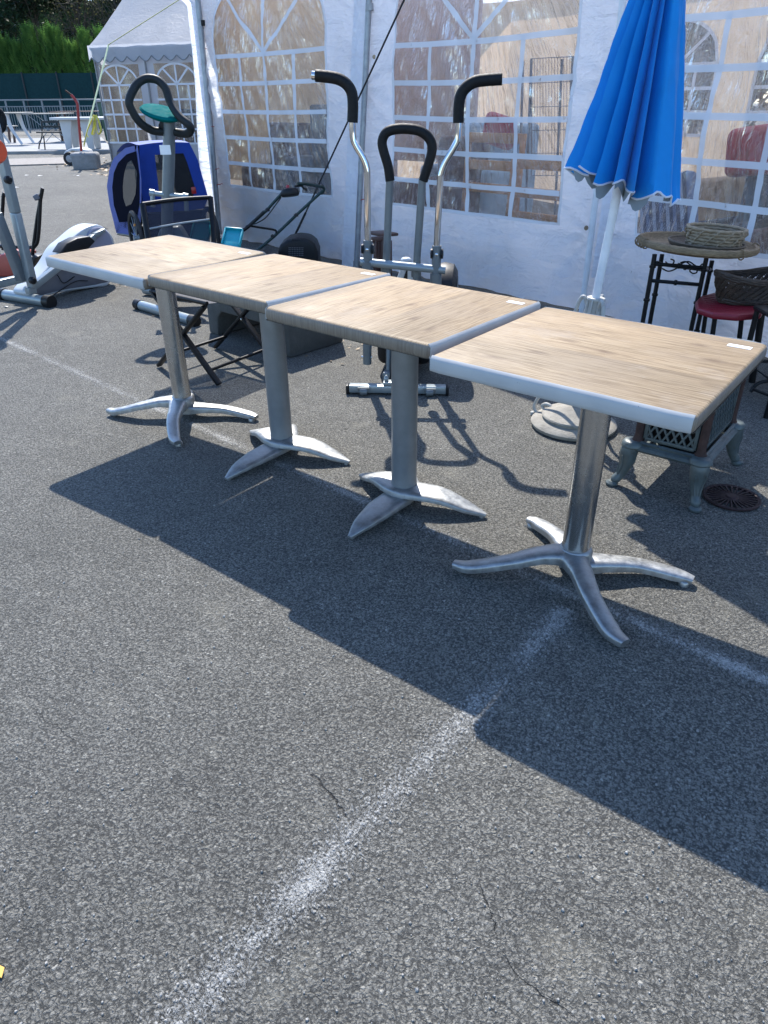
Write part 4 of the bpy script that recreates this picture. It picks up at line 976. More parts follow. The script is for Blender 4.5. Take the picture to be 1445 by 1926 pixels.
for a, b in ((A, B), (C_, D_)): tb('seat_rail', [up(a.lerp(b, .08), .457), up(a.lerp(b, .97), .457)], .012, M['blkmetal'], fc_)
for a, b in ((A, B), (C_, D_)):
    for u, z in ((.52, .235),): 
        m = MB(); m.lathe([(.008, 0), (.008, .006), (.003, .009)], up(a.lerp(b, u), z)-FH*.012, 8, Vector((0, 0, 1)).rotation_difference(-FH).to_matrix()); m.build('rivet', M['chrome'], fc_)

# ------------------------------------------------------------------ concrete ballast block under the second and third tables
k0, k1, k2 = P(394, 626), P(547, 674), P(648, 646)
d = (k1-k0).normalized(); q = Vector((-d.y, d.x, 0)); L = (k1-k0).length; W_ = .46; H_ = .36
bb = thing('ballast_block', 'mossy concrete ballast block with a fork slot on the ground behind the second table', 'concrete block', up(k0+d*L/2+q*W_/2, 0))
rot = Matrix((d, q, Vector((0, 0, 1)))).transposed(); m = MB()
out = [(0, 0), (.10, 0), (.12, .13), (.17, .17), (L-.24, .17), (L-.19, .13), (L-.17, 0), (L, 0), (L-.01, H_), (.01, H_)]
m.prism([k0+d*x+Vector((0, 0, z+.001)) for x, z in out], q*W_)
m.build('concrete_body', M['conc'], bb, bevel=.012)
m = MB(); cc = k0+d*L/2+q*W_/2; m.tube([up(cc-d*.06, H_), up(cc-d*.05, H_+.03), up(cc+d*.05, H_+.03), up(cc+d*.06, H_)], .010, 8, sm=4); m.build('lifting_eye', M['rust'], bb)

# ------------------------------------------------------------------ lawn mower
mw0 = V(560, 500, P(560, 512, .0)); mw0.z = 0
mw = thing('lawn_mower', 'small black electric lawn mower with dark green folding handle in front of the canvas', 'lawn mower', mw0)
def MV(x, y, o=0.): return V(x, y, mw0+FH*o)
h1 = [(530, 364, 0), (503, 394, 0), (470, 424, 0), (446, 441, 0), (425, 470, -.05)]; h2 = [(609, 357, .25), (560, 402, .2), (516, 444, .12), (484, 471, .08), (465, 490, .05)]
tb('handle_tube', [MV(*p) for p in h1[:3]], .0135, M['darkgreen'], mw); tb('handle_tube', [MV(*p) for p in h2], .0135, M['darkgreen'], mw)
tb('lower_handle', [MV(*p) for p in [(497, 398, 0), (466, 427, 0), (450, 438, 0), (445, 445, 0)]], .015, M['black'], mw, sm=4)
tb('handle_tube', [MV(*p) for p in ((560, 345, .0), (578, 346, .06), (600, 350, .2), (608, 352, .24), (609.5, 357, .25), (604, 365, .25))], .0135, M['darkgreen'], mw, sm=4)
tb('handle_brace', [MV(*p) for p in ((462, 428, 0), (468, 424.5, 0), (490, 428, .05), (517, 432.5, .1), (520, 438, .11))], .0095, M['black'], mw, sm=5)
tb('power_cable', [MV(*p) for p in ((529, 371, -.01), (515, 390, -.02), (500, 409, -.02), (484, 419, -.02), (470, 423, -.01))], .005, M['black'], mw, sm=5, n=8)
sw = MB(); rot = Matrix.Rotation(math.atan2(RH.y, RH.x), 3, 'Z') @ Matrix.Rotation(R(-14), 3, 'X')
sw.lathe([(.02, -.036), (.075, -.034), (.085, -.02), (.085, 0), (.07, .022), (.03, .034), (.01, .035)], MV(545, 361, -.02), 28, rot @ Matrix.Rotation(R(-6), 3, 'Y'), sy=.7); sb = sw.build('switch_box', M['black'], mw)
m = MB(); m.lathe([(.016, 0), (.016, .02), (.012, .026)], MV(541.5, 354, -.02), 14, rot); m.build('start_button', M['redtie'], sb)
tb('switch_lever', [MV(*p) for p in ((556, 350, 0), (566, 349, .04), (572, 354, .05), (578, 358, .05))], .010, M['black'], sb, sm=4)
for p in ((503, 393, -.01), (557, 403, .19), (513, 443, .12)): m = MB(); m.lathe([(.01, -.02), (.02, -.018), (.02, .0), (.008, .012)], MV(*p), 10, rot); m.build('wing_nut', M['black'], mw)
bd_ = MB(); pr = [(522, 472), (527, 461), (540, 451), (560, 447), (580, 449), (592, 459), (598, 474), (599, 500), (597, 530), (525, 520)]
bd_.prism([MV(x, y, .0) for x, y in pr], FH*.34); gb = bd_.build('grass_box', M['black'], mw, bevel=.035, seg=4)
gr = MB()
for i in range(9):
    for j in range(5): gr.box(MV(544+i*3.2, 466+j*3.6, -.002), (.008, .006, .008), Matrix.Rotation(math.atan2(RH.y, RH.x), 3, 'Z'))
gr.build('grille', M['dkgray'], gb)
m = MB(); m.box(MV(558, 452, .05), (.09, .10, .02), rot); m.build('carry_handle', M['black'], gb, bevel=.008)
dk = MB(); c = up(MV(470, 500, -.25), .14); dk.box(c, (.44, .5, .14), Matrix.Rotation(R(45), 3, 'Z')); dk.build('deck', M['black'], mw, bevel=.04, seg=4)
for sx in (-1, 1):
    for sy in (-1, 1):
        m = MB(); m.lathe([(.03, -.02), (.075, -.02), (.08, -.01), (.08, .01), (.075, .02), (.03, .02)], up(c+Matrix.Rotation(R(45), 3, 'Z') @ Vector((sx*.25, sy*.2, 0)), .08), 20, Matrix.Rotation(R(45), 3, 'Z') @ Matrix.Rotation(R(90), 3, 'Y')); m.build('wheel', M['tyre'], mw)
# ------------------------------------------------------------------ closed blue parasol
ub0 = Vector((-.547, 1.215, 0)); UX = lambda x, y: V(x, y, ub0)
a0, ap = UX(1078, 772), UX(1290, -262)
ax = (ap-a0).normalized(); er = (RH-ax*RH.dot(ax)).normalized(); ef = ax.cross(er)      # ef points away from the camera
if ef.dot(FH) < 0: ef = -ef
pr_ = thing('closed_parasol', 'closed blue parasol with pale hem leaning on a white pole beside the nearest table', 'parasol', up(a0, .08))
tb('pole', [a0-ax*.02, UX(1160, 370), ap+ax*.04], .0185, M['whitepole'], pr_, n=18)
Ltot = (ap-a0).length
s_h = (UX(1165, 340)-a0).dot(ax)
ridges = [(4, .98), (-12, 1.08), (-23, .96), (-40, 1.12), (-52, 1.0), (-66, 1.10), (-80, .98), (-89, .42), (-97, .98), (-104, .50), (-115, 1.0), (-122, .54), (-133, .98), (-140, .56), (-152, 1.0), (-160, .60), (-174, 1.02), (-186, .66), (-204, .95), (-218, .62), (-236, .92), (-250, .62), (-268, .92), (-282, .62), (-300, .95), (-318, .66), (-340, .98), (-348, .72)]
def canopy_pt(k, fr, v, inner=0.):
    (a1, r1), (a2, r2) = ridges[k], ridges[(k+1) % len(ridges)]
    if a2 > a1: a2 -= 360
    an = R(a1+(a2-a1)*fr); rr = r1+(r2-r1)*fr
    s = s_h+(Ltot-s_h)*v
    hem = -.045*math.exp(-((math.degrees(an)+50)/42)**2)+.045*math.exp(-((math.degrees(an)+178)/50)**2)-.03*(1-rr)
    s += (hem+.014*math.sin(an*9)+.010*math.sin(an*23+1.))*(1-v)**4
    R0 = .246*(1-v)**.88*(1+.05*(1-v)**6)+.006
    depth = 1-(1-rr)*(1-.35*v)
    rad = R0*depth*(1-inner)
    cx = .022*(1-v)
    if math.cos(an) > 0: rad *= 1-.25*math.cos(an)**1.5
    wob = (.008*noise.noise((math.cos(an)*3, math.sin(an)*3, v*5))+.007*noise.noise((an*5, v*7, 3.))+.004*noise.noise((an*14+v*6, v*16, 8.)))*(1-v*.6)
    return a0+ax*s+er*(math.cos(an)*(rad+wob)+cx)+ef*(-math.sin(an)*-1*(rad*.92+wob))
N_F = 5; cols = [(k, i/N_F) for k in range(len(ridges)) for i in range(N_F)]; nc = len(cols); NV = 48
cv = MB()
for j in range(NV+1):
    for k, fr in cols: cv.v.append(canopy_pt(k, fr, j/NV))
for j in range(NV):
    for i in range(nc): l = (i+1) % nc; cv.f.append((j*nc+i, j*nc+l, (j+1)*nc+l, (j+1)*nc+i)); cv.m.append(0)
cn = cv.build('canopy', M['blue'], pr_, smooth=62)
ln = MB()
for j in range(4):
    for k, fr in cols:
        q_ = canopy_pt(k, fr, .012, .03+.04*j); ln.v.append(q_-ax*(.012*j*(1+.8*math.sin(k*2.2+fr*3)))*(1 if 75 < -(ridges[k][0]) < 200 else .0))
for j in range(3):
    for i in range(nc): l = (i+1) % nc; ln.f.append((j*nc+i, (j+1)*nc+i, (j+1)*nc+l, j*nc+l)); ln.m.append(0)
ln.build('lining', M['lining'], cn, smooth=62)
hm = MB(); hm.tube([canopy_pt(k, fr, .0) for k, fr in cols], .0042, 6, closed=True); hm.build('hem_piping', M['hem'], cn)
for k in range(0, len(ridges), 3):
    m = MB(); m.tube([a0+ax*(s_h+.05)+er*math.cos(R(ridges[k][0]))*.05+ef*math.sin(R(ridges[k][0]))*.05, a0+ax*(Ltot-.1)], .004, 5); m.build('rib', M['blkmetal'], pr_)
# stand: stepped stone foot, white cast socket, scroll brackets
sd = thing('parasol_stand', 'white scrolled iron parasol stand with a stepped pale stone foot under the nearest table', 'parasol stand', up(ub0, 0))
cz = P(1080, 787, .04); cz = up(cz, 0)
m = MB(); m.lathe([(.185, .0), (.20, .006), (.205, .022), (.195, .032), (.150, .046), (.148, .056), (.156, .058), (.152, .064), (.060, .098), (.03, .112), (.022, .112)], cz, 44); m.build('stone_foot', M['stone'], sd, smooth=35)
so = UX(1119, 574)
m = MB()
zd = Vector((0, 0, 1)).rotation_difference(ax).to_matrix()
m.lathe([(.020, -.12), (.030, -.11), (.034, -.06), (.033, .0), (.034, .02), (.040, .024), (.040, .034), (.034, .036), (.020, .034)], so, 16, zd)
for k in range(8): a = k*math.pi/4; m.beam(so+zd @ Vector((.034*math.cos(a), .034*math.sin(a), -.06)), so+zd @ Vector((.038*math.cos(a), .038*math.sin(a), .03)), .008, .008)
m.build('socket', M['whiteiron'], sd, bevel=.001)
for an in (205, 320, 85):
    dv = Vector((math.cos(R(an)), math.sin(R(an)), 0)) if an != 205 else (P(1006, 775, .02)-cz); dv = up(dv, 0).normalized()
    ln_ = .235 if an != 205 else (up(P(1003, 772, .03), 0)-cz).length
    pts = [up(so, so.z-.02)+dv*.035, up(so, so.z-.10)+dv*.055, up(so*.7+cz*.3, .38)+dv*.07, up(cz, .22)+dv*ln_*.66, up(cz, .12)+dv*ln_*.88, up(cz, .05)+dv*ln_, up(cz, .016)+dv*(ln_-.025), up(cz, .010)+dv*(ln_-.065), up(cz, .03)+dv*(ln_-.105), up(cz, .062)+dv*(ln_-.10), up(cz, .078)+dv*(ln_-.07), up(cz, .066)+dv*(ln_-.045), up(cz, .048)+dv*(ln_-.055)]
    m = MB(); m.tube(pts, .0085, 8, sm=5); m.build('scroll_bracket', M['whiteiron'], sd)
    m = MB(); m.lathe([(.006, 0), (.011, .004), (.011, .018), (.006, .022)], up(cz, .0)+dv*(ln_+.006), 10); m.build('toe', M['whiteiron'], sd)
    m = MB(); m.tube([so-Vector((0, 0, .0))+dv*.035, so+Vector((0, 0, .03))+dv*.055, so+Vector((0, 0, .01))+dv*.075, so-Vector((0, 0, .05))+dv*.09], .009, 8, sm=5); m.build('upper_scroll', M['whiteiron'], sd)

# ------------------------------------------------------------------ cast iron stove
sv = thing('cast_iron_stove', 'low gray green cast iron stove with lattice sides and curved legs under the nearest table', 'stove', (.03, 1.1, 0))
fl_, fr_ = Vector((-.090, .790, 0)), Vector((.160, .785, 0)); dep = Vector((.012, .42, 0))
sx_ = (fr_-fl_).normalized(); sy_ = dep.normalized(); Wd, Dp = (fr_-fl_).length, dep.length
rot = Matrix((sx_, sy_, Vector((0, 0, 1)))).transposed()
def S(x, y, z): return fl_+sx_*x+sy_*y+Vector((0, 0, z))
ZB, ZT = .165, .548
m = MB()
pr = [(-.030, 0), (-.036, .010), (-.030, .020), (-.018, .026), (-.020, .034), (-.010, .040)]
for i in range(len(pr)-1):
    r0, r1 = pr[i], pr[i+1]
    q0 = [(r0[0], r0[0]), (Wd-r0[0], r0[0]), (Wd-r0[0], Dp-r0[0]), (r0[0], Dp-r0[0])]; q1 = [(r1[0], r1[0]), (Wd-r1[0], r1[0]), (Wd-r1[0], Dp-r1[0]), (r1[0], Dp-r1[0])]
    m.add([S(*p, ZB+r0[1]) for p in q0]+[S(*p, ZB+r1[1]) for p in q1], [(k, (k+1) % 4, 4+(k+1) % 4, 4+k) for k in range(4)])
m.add([S(-.03, -.03, ZB), S(Wd+.03, -.03, ZB), S(Wd+.03, Dp+.03, ZB), S(-.03, Dp+.03, ZB)], [(3, 2, 1, 0)])
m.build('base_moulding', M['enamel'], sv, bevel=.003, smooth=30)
m = MB(); m.box(S(Wd/2, Dp/2, (ZB+ZT)/2+.02), (Wd-.075, Dp-.075, ZT-ZB-.05), rot); m.build('firebox', M['blkmetal'], sv)
def lattice(o, u, w, h, nu, nv, name, mat, t=.007, nrm=None):
    m = MB(); st = w/nu
    for s in (1, -1):
        for k in range(-nv, nu+nv+1):
            # diagonal clipped to the rectangle
            pts = []
            x0 = k*st; dx = s*st*h/(h/nv)/1.0
            x1 = x0+s*st*nv
            t0, t1 = 0., 1.
            if x1 != x0:
                ta, tb_ = sorted(((0-x0)/(x1-x0), (w-x0)/(x1-x0))); t0, t1 = max(0, ta), min(1, tb_)
            if t1-t0 < .02: continue
            a = o+u*(x0+(x1-x0)*t0)+up_v*(h*t0); b = o+u*(x0+(x1-x0)*t1)+up_v*(h*t1)
            m.beam(a, b, t, t, upv=nrm)
    return m.build(name, mat, sv, smooth=0)
up_v = Vector((0, 0, 1))
hz_ = ZT-ZB-.085
for nm, o, u, w, nrm in (('front', S(.03, .006, ZB+.05), sx_, Wd-.06, -sy_), ('side', S(Wd-.006, .03, ZB+.05), sy_, Dp-.06, sx_), ('left', S(.006, .03, ZB+.05), sy_, Dp-.06, -sx_), ('back', S(.03, Dp-.006, ZB+.05), sx_, Wd-.06, sy_)):
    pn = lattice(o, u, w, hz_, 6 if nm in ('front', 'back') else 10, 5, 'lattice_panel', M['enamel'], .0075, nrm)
    m = MB()
    for a, b in ((o, o+u*w), (o+up_v*hz_, o+u*w+up_v*hz_), (o, o+up_v*hz_), (o+u*w, o+u*w+up_v*hz_)): m.beam(a+nrm*.001, b+nrm*.001, .014, .012, upv=nrm)
    m.build('panel_frame', M['enamel'], pn, bevel=.002)
for x, y in ((.004, .004), (Wd-.004, .004), (Wd-.004, Dp-.004), (.004, Dp-.004)):
    m = MB(); m.lathe([(.024, .038), (.020, .046), (.0165, .06), (.0165, ZT-ZB-.05), (.020, ZT-ZB-.038), (.022, ZT-ZB-.03)], S(x, y, ZB), 14); m.build('corner_column', M['rust'], sv)
# pierced top
m = MB()
for a, b in (((-.02, -.02), (Wd+.02, -.02)), ((-.02, Dp+.02), (Wd+.02, Dp+.02)), ((-.02, -.02), (-.02, Dp+.02)), ((Wd+.02, -.02), (Wd+.02, Dp+.02))):
    for off, zz in ((0, -.008), (.012, 0), (.024, .004)):
        aa = Vector((Wd/2, Dp/2)); f = 1-off*4.2
        pa, pb = (aa+(Vector(a)-aa)*f), (aa+(Vector(b)-aa)*f)
        m.beam(S(pa.x, pa.y, ZT-.012+zz), S(pb.x, pb.y, ZT-.012+zz), .010, .012)
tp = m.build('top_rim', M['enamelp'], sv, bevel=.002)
mm = MB(); m2 = MB(); w = Wd-.03; h = Dp-.03; st = .030
for s in (1, -1):
    k = -40
    while k < 60:
        x0 = k*st; pts = []
        a_, b_ = Vector((x0, 0)), Vector((x0+s*h*.8, h)); t0, t1 = 0., 1.
        ta, tb_ = sorted(((0-a_.x)/(b_.x-a_.x), (w-a_.x)/(b_.x-a_.x))); t0, t1 = max(0, ta), min(1, tb_)
        if t1-t0 > .02:
            q0, q1 = a_.lerp(b_, t0), a_.lerp(b_, t1); mm.beam(S(.015+q0.x, .015+q0.y, ZT-.006), S(.015+q1.x, .015+q1.y, ZT-.006), .0075, .006)
        k += 1
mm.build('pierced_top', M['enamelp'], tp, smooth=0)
m2.box(S(Wd/2, Dp/2, ZT-.03), (w, h, .006), rot); m2.build('top_plate', M['blkmetal'], sv)
for x, y, ox, oy in ((.0, .0, -1, -.75), (Wd, .0, .6, -1), (Wd, Dp, .9, .9), (.0, Dp, -.9, .9)):
    o = Vector((ox, oy)).normalized(); dv = sx_*o.x+sy_*o.y; base = S(x, y, 0)
    zs_ = [ZB+.016, ZB-.012, ZB-.05, .085, .05, .026, .012]; ou = [.012, .022, .022, .028, .040, .058, .066]; wd = [.034, .036, .032, .024, .019, .020, .012]; th_ = [.034, .036, .028, .018, .016, .019, .012]
    m = MB(); m.tube([up(base+dv*a, z) for a, z in zip(ou, zs_)], wd, 12, sm=4); lg = m.build('leg', M['enamel'], sv)
    m = MB(); m.lathe([(.020, 0), (.025, .005), (.025, .012), (.016, .02)], up(base+dv*.070, 0), 14); m.build('foot', M['enamel'], lg)
    m = MB(); m.lathe([(.040, -.012), (.045, -.006), (.043, .004), (.038, .012), (.030, .016)], up(base+dv*.012, ZB+.022), 16); m.build('knee_boss', M['enamel'], lg)
    tn = Vector((-dv.y, dv.x, 0))
    for s in (-1, 0, 1):
        m = MB(); m.tube([up(base+dv*(.052)+tn*s*.020, ZB-.022), up(base+dv*.047+tn*s*.015, .10), up(base+dv*.056+tn*s*.009, .055)], .0035, 6, sm=4); m.build('leg_rib', M['enamel'], lg)
# round grate lying on the ground
gt = P(1376, 937, .004); m = MB(); n = 48
m.lathe([(.094, 0), (.106, 0), (.108, .006), (.104, .010), (.095, .008)], (gt.x, gt.y, .004), n, cap=False)
for k in range(26):
    a = 2*math.pi*k/26; m.beam((gt.x+.022*math.cos(a), gt.y+.022*math.sin(a), .009), (gt.x+.097*math.cos(a+.12), gt.y+.097*math.sin(a+.12), .009), .0062, .006)
m.lathe([(.026, 0), (.026, .008), (.02, .013), (.008, .014)], (gt.x, gt.y, .004), 24)
tag(m.build('round_grate', M['grate'], smooth=30), 'round rusty cast iron grate with sunburst bars lying on the asphalt beside the stove', 'grate')

# ------------------------------------------------------------------ bamboo style iron stand with tray and baskets
tc = P(1308, 471, .645); TRr = .315
bs = thing('iron_stand', 'black bamboo style iron stand with scrollwork near the canvas wall', 'stand', up(tc, 0))
BO = up(tc, 0)
def bleg(top, foot, nm='leg'):
    m = MB(); m.tube([foot, top], .0125, 10)
    for u in (.28, .62, .9): q = foot.lerp(top, u); dq = (top-foot).normalized(); m.tube([q-dq*.006, q+dq*.006], .0175, 10)
    return m.build(nm, M['blkmetal'], bs)
tl = [V(1232, 478, BO+FH*-.12), V(1246, 478, BO+FH*.12), V(1329, 486, BO-FH*.14), V(1340, 490, BO+FH*.10)]
fl2 = [up(V(1206, 612, tl[0]), 0), up(V(1221, 612, tl[1]), 0), up(V(1293, 640, tl[2]), 0), up(V(1309, 622, tl[3]), 0)]
for t_, f_ in zip(tl, fl2):
    dirv = (V(0, 0, BO) if False else None)
    f_ = up(t_+(f_-t_)*.30, 0); bleg(t_, f_)
for a, b, us in ((0, 2, (.18, .50)), (1, 3, (.2,)), (0, 1, (.18,)), (2, 3, (.18,))):
    for u in us:
        m = MB(); p, q = tl[a]+Vector((0, 0, -.28*u)), tl[b]+Vector((0, 0, -.28*u)); m.tube([p, q], .010, 8); c = p.lerp(q, .5); dq = (q-p).normalized(); m.tube([c-dq*.006, c+dq*.006], .015, 8); m.build('rail', M['blkmetal'], bs)
m = MB()
def SC(x, y): return V(x, y, BO-FH*.13)
m.tube([SC(*q) for q in ((1246, 505), (1258, 510), (1272, 505), (1284, 495), (1296, 492), (1306, 498), (1314, 502), (1322, 496))], .004, 6, sm=5)
m.tube([SC(*q) for q in ((1280, 494), (1290, 492), (1300, 499), (1310, 504), (1311, 512), (1304, 514), (1298, 510), (1300, 505))], .004, 6, sm=5)
m.tube([SC(*q) for q in ((1252, 492), (1258, 497), (1266, 496), (1268, 490), (1262, 487))], .004, 6, sm=5)
m.build('scrollwork', M['blkmetal'], bs)
def weave_bump(): pass
tray = thing('woven_tray', 'large round woven bamboo tray with a thick rim lying on the black iron stand', 'tray', up(tc, .64))
tilt = Matrix.Rotation(R(3.0), 3, Vector((FH.x, FH.y, 0)))
m = MB(); m.lathe([(.01, .0), (.27, .002), (.295, .016), (.306, .04), (.296, .043), (.285, .024), (.265, .013), (.01, .010)], up(tc, .648), 56, tilt); m.build('woven_bottom', M['bamboo'], tray)
m = MB(); m.tube([up(tc, .648)+tilt @ Vector((TRr*math.cos(a)*.985, TRr*math.sin(a)*.985, .032+.001*math.sin(a*40))) for a in [2*math.pi*k/160 for k in range(160)]], .0145, 8, closed=True, flat=1.35); rim = m.build('rim', M['bamboo'], tray)
for an in (210, 216, 222, 228, 330, 30, 120):
    m = MB(); c = up(tc, .648)+tilt @ Vector((TRr*math.cos(R(an)), TRr*math.sin(R(an)), .03)); m.tube([c+Vector((math.cos(R(an))*.022*math.cos(k*math.pi/5), math.sin(R(an))*.022*math.cos(k*math.pi/5), .026*math.sin(k*math.pi/5))) for k in range(10)], .004, 5, closed=True); m.build('rim_binding', M['bamboo'], tray)
fbk = up(tc, .662)+RH*.03-FH*.05
m = MB(); m.lathe([(.01, 0), (.155, .002), (.190, .020), (.202, .034), (.194, .036), (.18, .024), (.15, .012), (.01, .010)], fbk, 48, tilt); fo_ = thing('shallow_basket', 'shallow brown wicker basket lying on the woven tray under the coiled basket', 'basket', fbk)
m.build('wicker_bowl', M['mwick'], fo_)
m = MB()
for z, r in ((.035, .198), (.027, .194), (.019, .188)): m.tube([fbk+tilt @ Vector((r*math.cos(a), r*math.sin(a), z)) for a in [2*math.pi*k/64 for k in range(64)]], .006, 6, closed=True)
m.build('rim_coils', M['mwick'], fo_)
cbk = fbk+Vector((0, 0, .014))+RH*.035-FH*.01
co_ = thing('coiled_basket', 'round basket of thick coiled straw on the shallow brown basket, topmost on the stand', 'basket', cbk)
m = MB(); m.lathe([(.01, .0), (.125, .0), (.130, .01), (.120, .012), (.01, .010)], cbk, 40); m.build('basket_bottom', M['coil'], co_)
for i in range(6):
    m = MB(); r = .132+.0035*i; nn = 120
    m.tube([cbk+tilt @ Vector(((r+.0028*math.sin(k*2*math.pi/nn*26+i*math.pi))*math.cos(2*math.pi*k/nn), (r+.0028*math.sin(k*2*math.pi/nn*26+i*math.pi))*math.sin(2*math.pi*k/nn), .012+.0165*i)) for k in range(nn)], [.0085], 7, closed=True) if False else m.tube([cbk+tilt @ Vector(((r+.003*math.sin(k*2*math.pi/nn*13+i*math.pi))*math.cos(2*math.pi*k/nn), (r+.003*math.sin(k*2*math.pi/nn*13+i*math.pi))*math.sin(2*math.pi*k/nn), .012+.0165*i+.0012*math.sin(k*2*math.pi/nn*26))) for k in range(nn)], .0088, 7, closed=True)
    m.build('straw_coil', M['coil'], co_)
m = MB()
for k in range(13):
    a = 2*math.pi*k/13+.2; m.tube([cbk+tilt @ Vector(((.142+.0035*i+.005*(-1)**i)*math.cos(a+.10*i), (.142+.0035*i+.005*(-1)**i)*math.sin(a+.10*i), .012+.0165*i)) for i in range(6)], .0045, 6)
m.build('stitching', M['coil'], co_)
# red seated chair
rc = P(1378, 580, .41); RO = up(rc, 0)
rch = thing('red_seat_chair', 'black metal chair with a red ribbed plastic seat carrying a dark wicker basket', 'chair', RO)
m = MB(); out = [V(x, y, P(x, y, .42)) for x, y in ((1313, 558), (1311, 573), (1318, 584), (1345, 596), (1392, 600), (1432, 596), (1440, 580))]
top4 = [P(x, y, .425) for x, y in ((1318, 556), (1309, 566), (1312, 578), (1342, 588), (1390, 592), (1434, 588), (1447, 566), (1440, 545), (1380, 540))]
m.prism([p-Vector((0, 0, .035)) for p in top4], (0, 0, .035)); sc_ = m.build('seat', M['redseat'], rch, bevel=.012, seg=3)
m = MB()
for k in range(9): m.beam(P(1322+k*2, 558+k*3.4, .4262), P(1400+k*4, 545+k*4.6, .4262), .004, .002)
m.build('seat_ribs', M['redseat'], sc_, smooth=0)
for tx_, ty_, fx, r in ((1346, 592, 1336, .0125), (1396, 594, 1388, .0125), (1434, 584, 1424, .018), (1332, 562, 1322, .012)):
    a = P(tx_, ty_, .40); b = V(fx, ty_+70, a); f = up(a+(b-a)*(a.z/(a.z-b.z)), 0) if a.z > b.z else up(a, 0)
    m = MB(); m.tube([f, a], r, 10); m.build('leg', M['blkmetal'], rch)
m = MB(); c = (P(1346, 592, .40)+P(1434, 584, .4))/2
for s in (1445, 1452): m.tube([P(s, 580, .40), P(s, 580, .40)+FH*.06+Vector((0, 0, .40))], .013, 8)
m.build('back_post', M['blkmetal'], rch)
def open_basket(c, a, b, h, nm, lab, mat, rz, flare=1.45, dens=30, tiltx=0):
    t = thing(nm, lab, 'basket', c); rr = Matrix.Rotation(rz, 3, 'Z') @ Matrix.Rotation(tiltx, 3, 'X')
    def pt(an, v, o=0.): 
        f = (1+(flare-1)*v**.8); dip = .12*h*math.cos(2*an)*v
        return c+rr @ Vector(((a*f+o)*math.cos(an), (b*f+o)*math.sin(an), .004+h*v+dip))
    m = MB()
    for s in (1, -1):
        for k in range(dens):
            a0_ = 2*math.pi*k/dens; n = 10
            for off in (-.10, 0, .10):
                m.tube([pt(a0_+off*.6+s*.75*i/n, i/n*.86, s*.004+.003*math.sin(i*1.7+k)) for i in range(n+1)], .0038, 5, flat=.7)
    m.build('woven_wall', mat, t)
    m = MB()
    for j in range(7): m.tube([pt(2*math.pi*k/60, .84+.026*j, .004*math.sin(j*2.1+k*.9)) for k in range(60)], .0075, 6, closed=True)
    m.build('rim', mat, t)
    m = MB()
    for j in range(5): m.tube([pt(2*math.pi*k/60, .01+.03*j, .003*math.sin(j*2.1+k*.9)) for k in range(60)], .0065, 6, closed=True)
    m.add([pt(2*math.pi*k/40, .0) for k in range(40)], [tuple(range(40))]); m.build('base', mat, t)
    return t
open_basket(P(1402, 566, .428), .15, .095, .145, 'wicker_basket', 'dark brown flared wicker basket sitting on the red seat', M['dwick'], math.atan2(RH.y, RH.x)+R(12), 1.35, 26)
b2 = P(1425, 512, .50); b2 = V(1440, 505, b2+FH*.35); 
t2 = open_basket(up(b2, b2.z-.14), .12, .09, .16, 'wicker_basket', 'dark wicker basket behind the one on the red seat, cut by the right edge', M['mwick'], math.atan2(RH.y, RH.x), 1.4, 20)
t2['group'] = 'dark wicker baskets at the right'
ps = thing('plant_stand', 'black wire stand holding the rear wicker basket at the right edge', 'stand', up(b2, 0)); zt = b2.z-.146
for k in range(3): m = MB(); a = 2*math.pi*k/3; m.tube([up(b2+Vector((.13*math.cos(a), .13*math.sin(a), 0)), 0), up(b2+Vector((.10*math.cos(a), .10*math.sin(a), 0)), zt)], .008, 8); m.build('leg', M['blkmetal'], ps)
m = MB(); m.lathe([(.10, zt-.01), (.125, zt-.008), (.125, zt), (.10, zt+.001)], up(b2, 0), 24, cap=False); m.build('ring', M['blkmetal'], ps)
# black chair mostly outside the frame at the right
oc = P(1441, 786, .0); o2 = thing('iron_chair', 'black iron chair leg and ring stretcher cut by the right edge behind the nearest table', 'chair', oc)
for q in (oc, oc+RH*.36, oc+FH*.34, oc+RH*.36+FH*.34): m = MB(); m.tube([up(q, 0), up(q, .45)], .014, 10); m.build('leg', M['blkmetal'], o2)
for z in (.18,):
    m = MB(); pts = [up(oc+RH*.0-FH*.0, z), up(oc+RH*.36, z), up(oc+RH*.36+FH*.34, z), up(oc+FH*.34, z)]; m.tube(pts, .009, 8, closed=True); m.build('stretcher', M['blkmetal'], o2)
m = MB(); m.tube([V(1412, 737, oc+FH*.3), V(1425, 722, oc+FH*.3), V(1446, 716, oc+FH*.3), V(1475, 716, oc+FH*.3)], .010, 8, sm=5); m.tube([V(1415, 731, oc+FH*.2), V(1450, 745, oc+FH*.2)], .008, 8); m.build('curved_brace', M['blkmetal'], o2)
m = MB(); m.box(up(oc+RH*.18+FH*.17, .46), (.40, .38, .025), Matrix.Rotation(math.atan2(RH.y, RH.x), 3, 'Z')); m.build('seat', M['blkmetal'], o2, bevel=.01)
